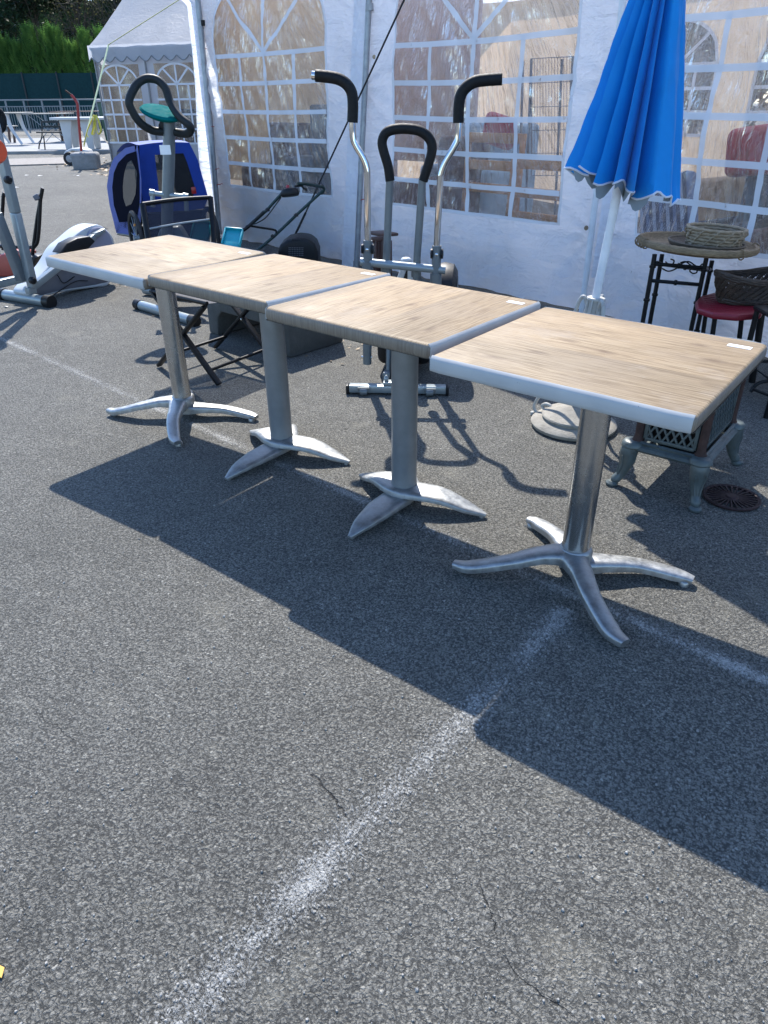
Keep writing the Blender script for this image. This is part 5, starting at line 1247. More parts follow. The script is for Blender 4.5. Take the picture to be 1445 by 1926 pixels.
# ------------------------------------------------------------------ elliptical trainer at the left edge
el = thing('elliptical_trainer', 'gray and white elliptical trainer with a rounded flywheel housing left of the farthest table', 'exercise machine', (-4.8, 1.2, 0))
f1 = P(96, 568, .04); f0 = P(4, 553, .04); fdir = (f0-f1).normalized(); f0 = f1+fdir*.60
ed = Vector((fdir.y, -fdir.x, 0)); ed = -ed if ed.dot(FH) < 0 else ed; en = Vector((fdir.x, fdir.y, 0)).normalized()
EP = up(f1.lerp(f0, .5), 0)-en*.085
def EV(x, y, o=0.): return V(x, y, EP+en*o, ed)
ft_ = tb('foot_tube', [f0, f1], .042, M['silver'], el, n=20)
tb('end_cap', [f1-(f0-f1).normalized()*.01, f1-(f0-f1).normalized()*-.06+Vector((0, 0, 0))], .049, M['black'], ft_, n=20)
tb('end_cap', [f0-(f0-f1).normalized()*.05, f0+(f0-f1).normalized()*.02], .049, M['black'], ft_, n=20)
sidep = [(50, 548), (63, 532), (93, 501), (113, 468), (130, 453), (158, 430), (183, 422), (202, 432), (216, 455), (216, 505), (206, 535), (180, 541), (120, 549), (75, 560), (54, 557)]
sidep = [tuple(p)[:2] for p in cat_rom([(x, y, 0) for x, y in sidep], 5, True)]
m = MB(); m.prism([EV(*q) for q in sidep], en*.17); hs = m.build('housing', M['ltgray'], el, bevel=.022, seg=4, smooth=50)
m = MB(); m.prism([EV(*q, -.004) for q in ((62, 545), (98, 506), (128, 474), (170, 490), (212, 492), (205, 530), (178, 536), (120, 545), (75, 556), (60, 553))], en*.012); m.build('side_panel', M['dkgray'], hs, bevel=.006)
m = MB(); m.tube([EV(x, y, .085)+Vector((0, 0, .004)) for x, y in ((63, 532), (93, 501), (113, 468), (130, 453), (158, 430), (183, 422), (202, 432))], .0035, 6); m.build('cover_seam', M['dkgray'], hs)
c = EV(186, 452, -.012); rotE = Vector((0, 0, 1)).rotation_difference(-en).to_matrix()
m = MB(); m.lathe([(.02, -.02), (.135, -.02), (.138, .0), (.130, .008), (.02, .010)], c+Vector((0, 0, -.03)), 40, rotE); dk_ = m.build('crank_disc', M['lilac'], el)
m = MB(); m.beam(EV(176, 442, -.04), EV(195, 433, -.04), .035, .05, upv=en); m.build('crank_arm', M['silver'], dk_, bevel=.005)
m = MB(); m.lathe([(.008, 0), (.010, .006), (.004, .010)], EV(195, 433, -.066), 10, rotE); m.build('crank_bolt', M['chrome'], dk_)
for k, (q0, q1, q2) in enumerate((((100, 555), (140, 530), (165, 528)), ((108, 517), (120, 532), (140, 520)))):
    m = MB(); m.tube([EV(*q0, -.018), EV(*q1, -.018), EV(*q2, -.018)], .004, 6, sm=6); m.build('styling_groove', M['black'], hs)
m = MB(); m.prism([EV(x, y, -.03) for x, y in ((96, 474), (108, 456), (128, 446), (152, 442), (163, 452), (150, 466), (122, 474))], -en*.11)
fp_ = m.build('foot_plate', M['black'], el, bevel=.012, seg=3)
m = MB(); m.beam(EV(60, 541, -.06), EV(140, 478, -.06), .05, .05); m.beam(EV(140, 478, -.06), EV(176, 444, -.05), .05, .045); m.build('pedal_rail', M['silver'], el, bevel=.006)
m = MB(); m.beam(EV(62, 540, -.12), EV(29, 400, -.12), .055, .07, upv=en); m.beam(EV(29, 400, -.12), EV(-12, 230, -.12), .055, .07, upv=en)
arm = m.build('swing_arm', M['silver'], el, bevel=.008)
m = MB(); m.beam(EV(42, 528, -.05), EV(-8, 400, -.05), .06, .08, upv=en); m.build('swing_arm', M['tube'], el, bevel=.008)
for x, y, o in ((58, 527, -.16), (12, 338, -.16)):
    m = MB(); m.lathe([(.012, 0), (.026, .004), (.028, .03), (.018, .04)], EV(x, y, o), 14, rotE); m.build('pivot_knob', M['black'], arm)
m = MB(); m.box(EV(58, 546, -.10), (.07, .05, .05), Matrix.Rotation(math.atan2(ed.y, ed.x), 3, 'Z')); m.build('pivot_bracket', M['silver'], el, bevel=.006)
m = MB(); m.beam(EV(48, 522, .06), EV(-60, 547, .06), .05, .06); m.build('main_beam', M['silver'], el, bevel=.008)
m = MB(); m.tube([EV(-14, 205, -.1), EV(-3, 210, -.1), EV(4, 224, -.1), EV(2, 240, -.1), EV(-8, 247, -.1)], .03, 12, sm=5); m.build('hand_grip', M['foam'], el)
m = MB(); m.lathe([(.02, -.03), (.07, -.03), (.085, 0), (.07, .03), (.02, .03)], EV(-9, 283, -.22), 24, rotE); m.build('console', M['orange'], el)
# coral red garden machine behind it
rm0 = P(20, 520, .0); gmch = thing('garden_scarifier', 'coral red garden machine with black tubular handle behind the elliptical trainer', 'garden machine', rm0)
def KV(x, y, o=0.): return V(x, y, rm0+FH*o)
m = MB(); m.prism([KV(*q) for q in ((-30, 520), (-25, 490), (0, 479), (18, 476), (30, 484), (36, 505), (30, 520), (14, 523))], FH*.42); bdy = m.build('body', M['coral'], gmch, bevel=.03, seg=4)
m = MB(); m.prism([KV(x, y, .3) for x, y in ((25, 498), (30, 474), (56, 475), (52, 500))], FH*.18); m.build('rear_cover', M['coral'], bdy, bevel=.02)
m = MB(); m.prism([KV(x, y, -.02) for x, y in ((38, 506), (52, 482), (68, 484), (58, 512))], FH*.2); m.build('side_skirt', M['black'], bdy, bevel=.01)
tb('handle', [KV(*q) for q in ((60, 485, .1), (62, 470, .1), (70, 410, .08), (78.5, 362, .05), (80, 353, .05))], .016, M['blkmetal'], gmch)
tb('handle', [KV(*q) for q in ((76, 374, .05), (74, 420, .06), (71, 452, .08), (66, 462, .1), (58, 465, .12), (20, 464, .2), (-20, 462, .3))], .016, M['blkmetal'], gmch, sm=4)
tb('handle', [KV(*q) for q in ((6, 470, .35), (3, 430, .35), (6, 370, .3), (8, 362, .3))], .016, M['blkmetal'], gmch)
for x, y, o in ((69, 371, .05), (17, 368, .3)): m = MB(); m.beam(KV(x-4, y+2, o), KV(x+5, y-3, o), .045, .045); m.build('clamp_lever', M['dkgray'], gmch, bevel=.008)
for o in (.03, .40): m = MB(); m.lathe([(.02, -.02), (.085, -.02), (.09, 0), (.085, .02), (.02, .02)], up(KV(-4, 520, o), .09), 22, rotE); m.build('wheel', M['tyre'], gmch)

# ------------------------------------------------------------------ blue child trailer
K = V(270, 480, P(270, 492, 0)); K.z = 0
tr_ = thing('bicycle_trailer', 'blue and navy bicycle child trailer with see through windows parked beside the marquee corner', 'trailer', K)
bdir = (RH*.92+FH*.38).normalized(); sdir = (FH*.86-RH*.50).normalized()
def TB(x, y, o=0.): return V(x, y, K+Vector((-bdir.y, bdir.x, 0))*o, bdir)
def TS(x, y, o=0.): return V(x, y, K+Vector((-sdir.y, sdir.x, 0))*o, sdir)
def shell(pts, hole, off, th, name, mat, parent, fn):
    """flat fabric face with a window opening (outline and opening have the same point count)"""
    m = MB(); n = len(pts); nn = None
    P0 = [fn(*q) for q in pts]; H0 = [fn(*q) for q in hole]
    ctr = sum(P0, Vector())/n
    m.add(P0+H0, [(i, (i+1) % n, n+(i+1) % n, n+i) for i in range(n)])
    return m.build(name, mat, parent, smooth=0)
def dense(pts, k=5):
    out = []
    for i in range(len(pts)):
        a, b = pts[i], pts[(i+1) % len(pts)]
        for j in range(k): out.append((a[0]+(b[0]-a[0])*j/k, a[1]+(b[1]-a[1])*j/k))
    return out
bo = dense([(259, 273), (306, 268), (356, 268), (372, 300), (392, 372), (384, 392), (330, 398), (268, 400)])
bh = dense([(291, 291), (315, 289), (345, 288), (352, 305), (368, 356), (362, 372), (330, 374), (300, 368)])
rear = shell(bo, bh, 0, 0, 'rear_panel', M['trailer'], tr_, TB)
m = MB(); m.add([TB(*q, .006) for q in bh], [tuple(range(len(bh)))]); m.build('rear_window', M['smoke'], rear, smooth=0)
so_ = dense([(259, 273), (236, 278), (214, 297), (206, 318), (201, 350), (206, 385), (219, 438), (262, 446), (266, 400), (266, 340)])
sh_ = dense([(256, 284), (238, 290), (222, 306), (214, 325), (211, 352), (214, 385), (224, 418), (256, 415), (262, 385), (262, 330)])
sd_ = shell(so_, sh_, 0, 0, 'side_panel', M['trailer'], tr_, TS)
s2 = dense([(247, 301), (240, 306), (236, 318), (233, 330), (231, 350), (232, 372), (237, 388), (247, 384), (255, 365), (258, 325)])
nv_ = shell(sh_, s2, 0, 0, 'mesh_side', M['navy'], tr_, lambda x, y: TS(x, y, .004))
m = MB(); m.add([TS(*q, .008) for q in s2], [tuple(range(len(s2)))]); m.build('side_window', M['smoke'], nv_, smooth=0)
tb('roof_edge', [TS(258, 274, -.01), TB(258, 330, -.01), TB(267, 398, -.01)], .02, M['navy'], tr_, flat=.5)
tl_ = TS(214, 297); rl = TB(356, 268)
m = MB(); ca = TB(259, 273); cb = TB(356, 268); vv = (TS(230, 282)-TS(259, 273))
m.grid(lambda u, v: ca.lerp(cb, u)+vv*v*1.5+Vector((0, 0, .05*math.sin(math.pi*v)+.015*math.sin(math.pi*u)*(1-v))), [i/10 for i in range(11)], [i/8 for i in range(9)]); m.build('roof_panel', M['trailer'], tr_, smooth=60)
fs = MB(); q = [TB(392, 372), TB(356, 268), cb+vv*1.5, TB(384, 392)+vv*1.3]; fs.add(q, [(0, 1, 2, 3)]); fs.build('far_side', M['navy'], tr_, smooth=0)
fr2 = MB(); fr2.add([ca+vv*1.5, cb+vv*1.5, TB(384, 392)+vv*1.3, TS(216, 430)], [(0, 1, 2, 3)]); fr2.build('front_panel', M['smoke'], tr_, smooth=0)
m = MB(); m.box(TB(364.5, 358, -.012), (.045, .012, .062), Matrix.Rotation(math.atan2(bdir.y, bdir.x), 3, 'Z')); m.build('reflector', M['reflector'], tr_, bevel=.003)
m = MB(); m.add([TB(268, 400), TB(384, 394), TB(384, 394)+vv*1.3, TS(219, 438)], [(0, 1, 2, 3)]); m.add([up(p, .2) for p in (TB(268, 400), TB(384, 394), TB(384, 394)+vv*1.3, TS(219, 438))], [(0, 1, 2, 3)]); m.build('floor', M['navy'], tr_, smooth=0)
m = MB(); m.tube([TS(222, 440), TS(260, 446), TB(270, 402), TB(386, 396)], .012, 8); m.build('frame_tube', M['blkmetal'], tr_)
skirt = MB(); skirt.add([TS(219, 438), TS(262, 412), up(TS(262, 412), .24), up(TS(219, 438), .24)], [(0, 1, 2, 3)]); skirt.add([TB(268, 400), TB(386, 394), up(TB(386, 394), .22), up(TB(268, 400), .22)], [(0, 1, 2, 3)]); skirt.build('lower_skirt', M['navy'], tr_, smooth=0)
wc = TS(256, 440, .07); axr = Vector((-sdir.y, sdir.x, 0)); rotW = Vector((0, 0, 1)).rotation_difference(axr).to_matrix(); wr = .25; wc.z = wr
m = MB(); m.lathe([(wr-.045, -.012), (wr-.02, -.022), (wr, -.008), (wr, .008), (wr-.02, .022), (wr-.045, .012)], wc, 40, rotW, cap=False); wh = m.build('wheel', M['tyre'], tr_)
m = MB()
for k in range(12): a = 2*math.pi*k/12; m.tube([wc+rotW @ Vector((.02*math.cos(a), .02*math.sin(a), .0)), wc+rotW @ Vector(((wr-.04)*math.cos(a), (wr-.04)*math.sin(a), 0))], .003, 5)
m.lathe([(.024, -.03), (.024, .03)], wc, 14, rotW); m.build('spokes', M['silver'], wh)
m = MB(); m.lathe([(.002, -.006), (.025, -.006), (.025, .006), (.002, .006)], wc+rotW @ Vector((0, 0, -.0))+Vector((0, 0, .12)), 16, rotW, sy=.42); m.build('spoke_reflector', M['amber'], wh)
wh2 = copy_tree(wh, tr_); wh2.location = Vector(wh.location)+bdir*.72

# ------------------------------------------------------------------ far left background
t2d = (P(365, 80, 2.42)-P(175, 88, 2.42)); t2d.z = 0; t2d.normalize(); t20 = P(175, 88, 2.42); t2n = Vector((t2d.y, -t2d.x, 0))
if t2n.dot(FH) > 0: t2n = -t2n
GZ = .30; ft2 = thing('party_tent', 'smaller white party tent with scalloped valance farther back at the left', 'tent', up(t20, GZ))
def QV(x, y, o=0.): return V(x, y, t20+t2n*o, t2d)
def q2(u, z, o=0.): p = t20+t2d*u+t2n*o; return Vector((p.x, p.y, z))
EZ = 2.42; W2 = 4.2
def ux(x, y=200): return (QV(x, y)-t20).dot(t2d)
def tz(x, y): return QV(x, y).z
wins2 = [(ux(191, 180), ux(268, 180), tz(230, 268), tz(230, 160), tz(230, 121)), (ux(297, 180), ux(297, 180)+(ux(268, 180)-ux(191, 180)), tz(230, 268), tz(230, 160), tz(230, 121))]
m = MB(); cur = .05
def dsp(u, z): return .03*noise.noise((u*2.3, z*1.3, 8.))
def patch(m, u0, u1, lo, hi, nu=10, nv=14, f=dsp, o=0.): m.grid(lambda u, v: q2(u, lo(u)+(hi(u)-lo(u))*v, f(u, lo(u)+(hi(u)-lo(u))*v)+o), [u0+(u1-u0)*i/nu for i in range(nu+1)], [i/nv for i in range(nv+1)])
for (a, b, z0, zs, zt) in wins2+[(W2, W2, 0, 0, 0)]:
    patch(m, cur, a, lambda u: GZ, lambda u: EZ); cur = b
    if a == W2: break
    patch(m, a, b, lambda u: GZ, lambda u, z0=z0: z0); patch(m, a, b, lambda u, zt=zt: zt+.001, lambda u: EZ)
w2 = m.build('wall_panel', M['pvc2'], ft2, smooth=180, fix=False)
for (a, b, z0, zs, zt) in wins2:
    f = MB(); patch(f, a, b, lambda u: z0, lambda u: zt, 30, 30); fo = f.build('window_film', M['film2'], w2, smooth=180, fix=False)
    uvl = fo.data.uv_layers.new(name='UVMap')
    for p in fo.data.polygons:
        for li in p.loop_indices: vi = fo.data.loops[li].vertex_index; uvl.data[li].uv = ((vi % 31)/30*.9+a, (vi//31)/30*.8)
    bm2 = MB()
    def b2(p, q): bm2.beam(q2(p[0], p[1], .03), q2(q[0], q[1], .03), .006, .035, upv=(0, 0, 1) if abs(q[1]-p[1]) < .3 else t2d)
    for k in range(0, 5): z = z0+(zs-z0)*k/4; b2((a, z), (b, z))
    for k in range(1, 4): u = a+(b-a)*k/4; b2((u, z0), (u, zs))
    c_ = (a+b)/2; rx = (b-a)/2*.94
    pts = [(c_+rx*math.cos(math.pi*k/16), zs+(zt-zs)*.97*math.sin(math.pi*k/16)) for k in range(17)]
    for k in range(16): b2(pts[k], pts[k+1])
    for an in (52, 90, 128): b2((c_, zs), (c_+rx*math.cos(R(an)), zs+(zt-zs)*.97*math.sin(R(an))))
    bm2.build('window_bars', M['bar'], w2, smooth=0)
bk2 = -t2n*3.4; rz = tz(290, 0)+.05
apx = V(300, -12, t20+bk2*.5, t2d); hr = apx.z
m = MB()
def rf2(u, v):
    p = q2(-.06+u*(W2+.1), EZ)-t2n*(-.06)+bk2*v*1.03; s = 1-abs(2*v-1); return Vector((p.x, p.y, EZ+.01+(2.05)*s*.62-.05*math.sin(math.pi*s)+.02*noise.noise((u*12, v*6, 2))))
m.grid(rf2, [i/40 for i in range(41)], [i/20 for i in range(21)]); m.build('roof', M['pvc2'], ft2, smooth=30, fix=False)
m = MB(); N = 220; vs = []
for k in range(N+1):
    u = -.08+(W2+.1)*k/N; s = (u/.30) % 1
    vs += [q2(u, EZ+.02, .08), q2(u, EZ-.19-.09*abs(math.sin(math.pi*s)), .09)]
m.add(vs, [(2*k, 2*k+1, 2*k+3, 2*k+2) for k in range(N)]); m.build('valance', M['pvc2'], ft2, smooth=0, fix=False)
m = MB(); m.tube([v_+t2n*.012 for v_ in vs[1::2]], .011, 5); m.build('valance_trim', M['railp'], ft2)
m = MB(); m.grid(lambda u, v: q2(.0, GZ+(EZ-GZ)*v)+bk2*u+t2d*.03*noise.noise((u*5, v*4, 1)), [i/12 for i in range(13)], [i/12 for i in range(13)])
m.grid(lambda u, v: q2(W2, GZ+(EZ-GZ)*v)+bk2*u, [0, 1], [0, 1]); m.grid(lambda u, v: q2(W2*u, GZ+(EZ-GZ)*v)+bk2, [0, 1], [0, 1]); m.build('wall_panel', M['sand'], ft2, smooth=0, fix=False)
for u in (.0, ux(284, 180), W2): m = MB(); m.tube([q2(u, GZ, .03), q2(u, EZ, .03)], .02, 8); m.build('tent_pole', M['railp'], ft2)
# ratchet strap over the tent, its ballast block, red pole
bc = G(165, 317); sb0 = V(158, 276, bc)
sp = thing('yellow_tie_strap', 'pale yellow tie down strap running from the party tent roof to the concrete block', 'strap', bc)
m = MB(); sA = QV(204, 84, .12); m.tube([V(158, 272, bc), sA], .019, 6, flat=.25); m.tube([sA, V(268, 43, t20+t2n*.10, t2d), V(345, -6, t20+t2n*.06, t2d)], .022, 6, flat=.3); m.build('strap_web', M['strap2'], sp)
m = MB()
for pts in (((176, 216), (170, 232), (163, 250), (166, 258)), ((178, 216), (177, 236), (173, 252), (178, 250), (180, 235), (179, 217)), ((180, 216), (186, 228), (190, 245), (185, 252), (181, 240), (180, 220)), ((174, 222), (166, 240), (160, 262), (158, 276))):
    m.tube([V(x, y, bc-FH*.05) for x, y in pts], .022, 6, sm=5, flat=.35)
m.build('hanging_bundle', M['strap'], sp)
cb_ = thing('concrete_weight', 'gray cast concrete weight block with a red pole standing in it near the party tent', 'concrete block', bc)
xw = (V(190, 300, bc)-V(141, 300, bc)).length; zt_ = V(165, 286, bc).z
rotB = Matrix.Rotation(math.atan2(RH.y, RH.x)+R(10), 3, 'Z'); m = MB(); m.box((bc.x, bc.y, (bc.z-.06+zt_)/2), (xw, xw*.85, zt_-bc.z+.06), rotB, taper=.9); m.build('concrete_body', M['conc2'], cb_, bevel=.06, seg=4)
rp2 = thing('red_pole', 'bent red painted metal pole standing in the concrete weight block', 'pole', up(bc, zt_))
m = MB(); m.tube([V(153, 284, bc), V(149, 240, bc), V(145.5, 195, bc), V(142, 188, bc), V(134, 178, bc)], .024, 10); m.build('pole_shaft', M['redpole'], rp2)
m = MB(); m.tube([V(134, 178, bc), V(126, 172, bc), V(123, 170, bc)], .016, 8); m.build('pole_hook', M['rust'], rp2)
# trolley with the tyre
tc_ = G(135, 311); tw = thing('wheeled_trolley', 'white low trolley with one black tyre beside the concrete weight block', 'trolley', tc_)
r_ = (V(135, 285, tc_).z-tc_.z)/2; cW = up(tc_, tc_.z+r_); rF = Vector((0, 0, 1)).rotation_difference(-FH).to_matrix()
m = MB(); m.lathe([(r_*.5, -.06), (r_*.95, -.06), (r_, -.03), (r_, .03), (r_*.95, .06), (r_*.5, .06)], cW, 28, rF); tw_w = m.build('tyre', M['tyre'], tw)
m = MB(); m.lathe([(.02, .03), (r_*.5, .04), (r_*.52, .062), (r_*.3, .066), (.02, .075)], cW, 20, rF); m.build('rim', M['hub'], tw_w)
m = MB(); m.prism([V(x, y, tc_+FH*.08) for x, y in ((119, 290), (122, 284), (134, 279), (150, 278), (164, 282), (168, 290), (150, 286), (136, 284), (127, 289))], FH*.3); m.build('mudguard', M['white'], tw, bevel=.02)
# patio furniture
PZ = .37
def at_patio(x, y): return P(x, y, PZ)
def ptable(name, lab, legs_px, top_y, x0, x1, depth, topmat, legmat, th, legw, taper, splay=0., top_name='table_top'):
    a, b = [at_patio(*q) for q in legs_px]; ctr = (a+b)/2; t = thing(name, lab, 'table', ctr)
    p, q = V(x0, top_y, ctr), V(x1, top_y, ctr); zt = (p.z+q.z)/2
    m = MB(); d = (q-p); d.z = 0; L = d.length; d.normalize(); rot = Matrix((d, Vector((-d.y, d.x, 0)), Vector((0, 0, 1)))).transposed(); c = (p+q)/2+FH*depth*.15
    m.box((c.x, c.y, zt-th/2), (L, depth, th), rot); m.build(top_name, topmat, t, bevel=.012)
    return t, a, b, c, zt-th, d, L
t, a, b, c, zt, d, L = ptable('plastic_table', 'thick white plastic table with tapered panel legs beside the red pole', ((140, 281), (160, 281)), 220, 100, 200, .8, M['white'], M['white'], .06, 0, 0)
for sx in (-1, 1):
    for o in (-.25, .25):
        cc = c+d*sx*.18*L-d*.1+FH*o; m = MB(); w = .16
        m.prism([up(cc-d*w, zt), up(cc+d*w, zt), up(cc+d*w*.45+d*sx*.05, PZ+.001), up(cc-d*w*.45+d*sx*.05, PZ+.001)], FH*.05); m.build('leg', M['white'], t, bevel=.008)
t, a, b, c, zt, d, L = ptable('plastic_table', 'pale table with one bowed white leg at the far left edge of the patio', ((25, 275), (5, 270)), 211, -30, 49, .8, M['beige'], M['white'], .035, 0, 0)
for sx, o in ((.12, -.3), (.2, .3), (-.4, -.3), (-.4, .3)):
    p0_ = up(c+d*L*sx+FH*o, zt); m = MB(); pts = [p0_-d*.06, p0_-d*.03-Vector((0, 0, .2)), p0_+d*.04-Vector((0, 0, .45)), up(p0_+d*.22, PZ+.02)]; m.tube(pts, [.085, .07, .05, .04], 8, sm=4, flat=.5); m.build('leg', M['white'], t)
t, a, b, c, zt, d, L = ptable('wire_leg_table', 'weathered beige table on thin crossed wire legs between the two white tables', ((35, 268), (75, 268)), 212.5, 48, 128, .8, M['beige'], M['silver'], .03, 0, 0)
for o in (-.3, .3):
    for s in (-1, 1): m = MB(); m.tube([up(c-d*s*L*.42+FH*o, zt), up(c+d*s*L*.30+FH*o, PZ)], .010, 6); m.build('cross_leg', M['silver'], t)
m = MB(); m.box((c+d*.62*L+FH*.9).to_tuple()[:2]+(zt+.06,), (L*1.5, .9, .025), Matrix.Rotation(math.atan2(d.y, d.x)+R(3), 3, 'Z')); 
t3 = thing('plank_table', 'brown plank table standing behind the white tables near the rail', 'table', up(c+d*.62*L+FH*.9, PZ)); m.build('table_top', M['brownwood'], t3, bevel=.006)
for sx in (-1, 1):
    for o in (-.3, .3): m = MB(); q = c+d*(.62*L+sx*L*.6)+FH*(.9+o); m.beam(up(q, PZ), up(q, zt+.05), .06, .06, upv=(1, 0, 0)); m.build('leg', M['brownwood'], t3)
ch = at_patio(80, 280); t4 = thing('garden_chair', 'dark metal garden chair with slatted back standing among the patio tables', 'chair', ch)
def CV(x, y, o=0.): return V(x, y, ch+FH*o)
for pts, o in (((( 78, 229), (79, 255), (74, 272), (73, 285)), 0.), (((118, 228), (122, 252), (130, 275)), .05), (((82, 255), (85, 282)), -.25), (((124, 255), (133, 277)), -.2)):
    m = MB(); m.tube([CV(x, y, o) for x, y in pts], .017, 8, sm=4); m.build('leg', M['postd'], t4)
for y in (229, 238, 247): m = MB(); m.beam(CV(78, y), CV(119, y), .02, .045); m.build('back_slat', M['postd'], t4)
m = MB(); q0, q1 = CV(80, 249, 0), CV(122, 249, 0); m.prism([q0, q1, q1-FH*.4+Vector((0, 0, .0)), q0-FH*.4], (0, 0, .03)); m.build('seat', M['postd'], t4)
sm_ = thing('small_patio_stool', 'low pale stool with dark legs at the left of the patio', 'stool', at_patio(22, 268)); ss = at_patio(22, 268)
m = MB(); m.beam(V(10, 237, ss), V(29, 237, ss), .35, .03); m.build('seat', M['beige'], sm_, bevel=.006)
for x in (16, 25): m = MB(); m.beam(V(x, 239, ss), up(V(x+1.5, 262, ss), PZ), .06, .05, upv=FH); m.build('leg', M['brownwood'], sm_)
bn_ = at_patio(196, 268)+FH*1.2; gb_ = thing('green_bin', 'dark green wheeled bin with pale lid beside the party tent corner', 'bin', up(bn_, PZ)); zb0, zb1 = PZ, V(190, 192, bn_).z
m = MB(); m.box((bn_.x, bn_.y, (zb0+zb1)/2), (.62, .7, zb1-zb0), Matrix.Rotation(math.atan2(RH.y, RH.x), 3, 'Z'), taper=.82); m.build('bin_body', M['greenbin'], gb_, bevel=.04)
m = MB(); m.box((bn_.x, bn_.y, zb1+.04), (.70, .78, .08), Matrix.Rotation(math.atan2(RH.y, RH.x), 3, 'Z')); m.build('lid', M['hub'], gb_, bevel=.03)
# balustrade
r0, r1 = V(-60, 185, G(60, 262)+FH*4.5), V(215, 190, G(60, 262)+FH*4.5); rdv = (r1-r0); rdv.z = 0; RL = rdv.length; rdv.normalize(); zr = (r0.z+r1.z)/2; zg = PZ
bal = thing('balustrade', 'pale gray metal balustrade with thin vertical bars along the far side of the patio', 'railing', up(r0, zg))
m = MB(); m.beam(up(r0, zr), up(r1, zr), .06, .05); m.build('top_rail', M['railp'], bal, bevel=.006)
zmid = V(60, 200, r0.lerp(r1, .5)).z; zbot = V(60, 246, r0.lerp(r1, .5)).z
for z in (zmid, zbot): m = MB(); m.beam(up(r0, z), up(r1, z), .035, .035); m.build('rail', M['railp'], bal)
m = MB(); nb = int(RL/.105)
for k in range(nb): q = r0+rdv*(.05+k*.105); m.beam(up(q, zbot), up(q, zmid), .016, .016, upv=rdv)
m.build('baluster_bars', M['railp'], bal, smooth=0)
k = 0.
while k < RL+.1: m = MB(); q = r0+rdv*k; m.beam(up(q, zg), up(q, zr-.02), .055, .055, upv=rdv); m.build('post', M['railp'], bal); k += RL/8
# green windbreak fence
w0, w1 = V(-120, 135, G(60, 250)+FH*8.0), V(260, 140, G(60, 250)+FH*8.0); wd_ = (w1-w0); wd_.z = 0; WL = wd_.length; wd_.normalize(); wz = (w0.z+w1.z)/2
fen = thing('windbreak_fence', 'dark green windbreak netting fence in front of the conifer hedge', 'fence', up(w0, GZ)); nrmF = Vector((wd_.y, -wd_.x, 0))
m = MB(); m.grid(lambda u, v: w0+wd_*WL*u+Vector((0, 0, GZ-w0.z+(wz-GZ)*v))+nrmF*.05*noise.noise((u*22, v*2, 4)), [i/80 for i in range(81)], [i/8 for i in range(9)]); m.build('netting', M['greennet'], fen, smooth=180)
for k in range(6): m = MB(); q = w0+wd_*(WL*(k+.45)/5.8)+nrmF*.04; m.tube([up(q, GZ), up(q, wz+.06)], .045, 8); m.build('post', M['postd'], fen)
# ------------------------------------------------------------------ vegetation
def spray(m, p, d, L, w, n):
    d = d.normalized(); s = d.cross(Vector((0, 0, 1)));
    if s.length < .05: s = Vector((1, 0, 0))
    s.normalize()
    for k in range(n):
        t = (k+1)/n; c = p+d*L*t; ww = w*(1.05-t)
        for sg in (-1, 1):
            tip = c+(s*sg*ww+d*ww*.9)+Vector((0, 0, random.uniform(-.3, .3)*ww)); m.add([c, c+d*L/n*.55, tip], [(0, 1, 2)])
def conifer(base, h, r, rnd, lab):
    t = thing('hedge_conifer', lab, 'conifer', base, 0, 'conifers of the hedge behind the green fence')
    m = MB(); m.tube([base, base+Vector((0, 0, h*.85))], [.07, .02], 7); m.build('trunk', M['bark'], t)
    m = MB(); n = 800
    for i in range(n):
        v = rnd.random()**.8; z = h*(.05+.93*v); rr = r*(1-v*.75)*(.6+.4*rnd.random()); a = rnd.random()*6.283
        p = base+Vector((math.cos(a)*rr*.8, math.sin(a)*rr*.8, z)); d = Vector((math.cos(a)*.55, math.sin(a)*.55, .95+.5*v)).normalized()
        spray(m, p, d+Vector((rnd.uniform(-.25, .25), rnd.uniform(-.25, .25), 0)), .36+.3*rnd.random(), .15, 6)
    spray(m, base+Vector((0, 0, h*.9)), Vector((.05, .02, 1)), .5, .09, 7)
    m.build('crown', M['thuja'], t, smooth=0, fix=False)
rnd = random.Random(4)
hb0 = w0+Vector((-nrmF.x, -nrmF.y, 0))*1.1; nH = 13
for k in range(nH):
    x = -60+k*26+rnd.uniform(-6, 6); b_ = V(x, 150, hb0, wd_); b_ = up(b_+FH*rnd.uniform(-.1, .5), GZ)
    topy = {0: 60}.get(k, 0) or rnd.choice((48, 62, 74, 84, 55, 70)); hh = V(x, topy, b_).z-GZ
    conifer(b_, hh, 1.05, rnd, 'feathery green conifer in the hedge behind the green windbreak fence')
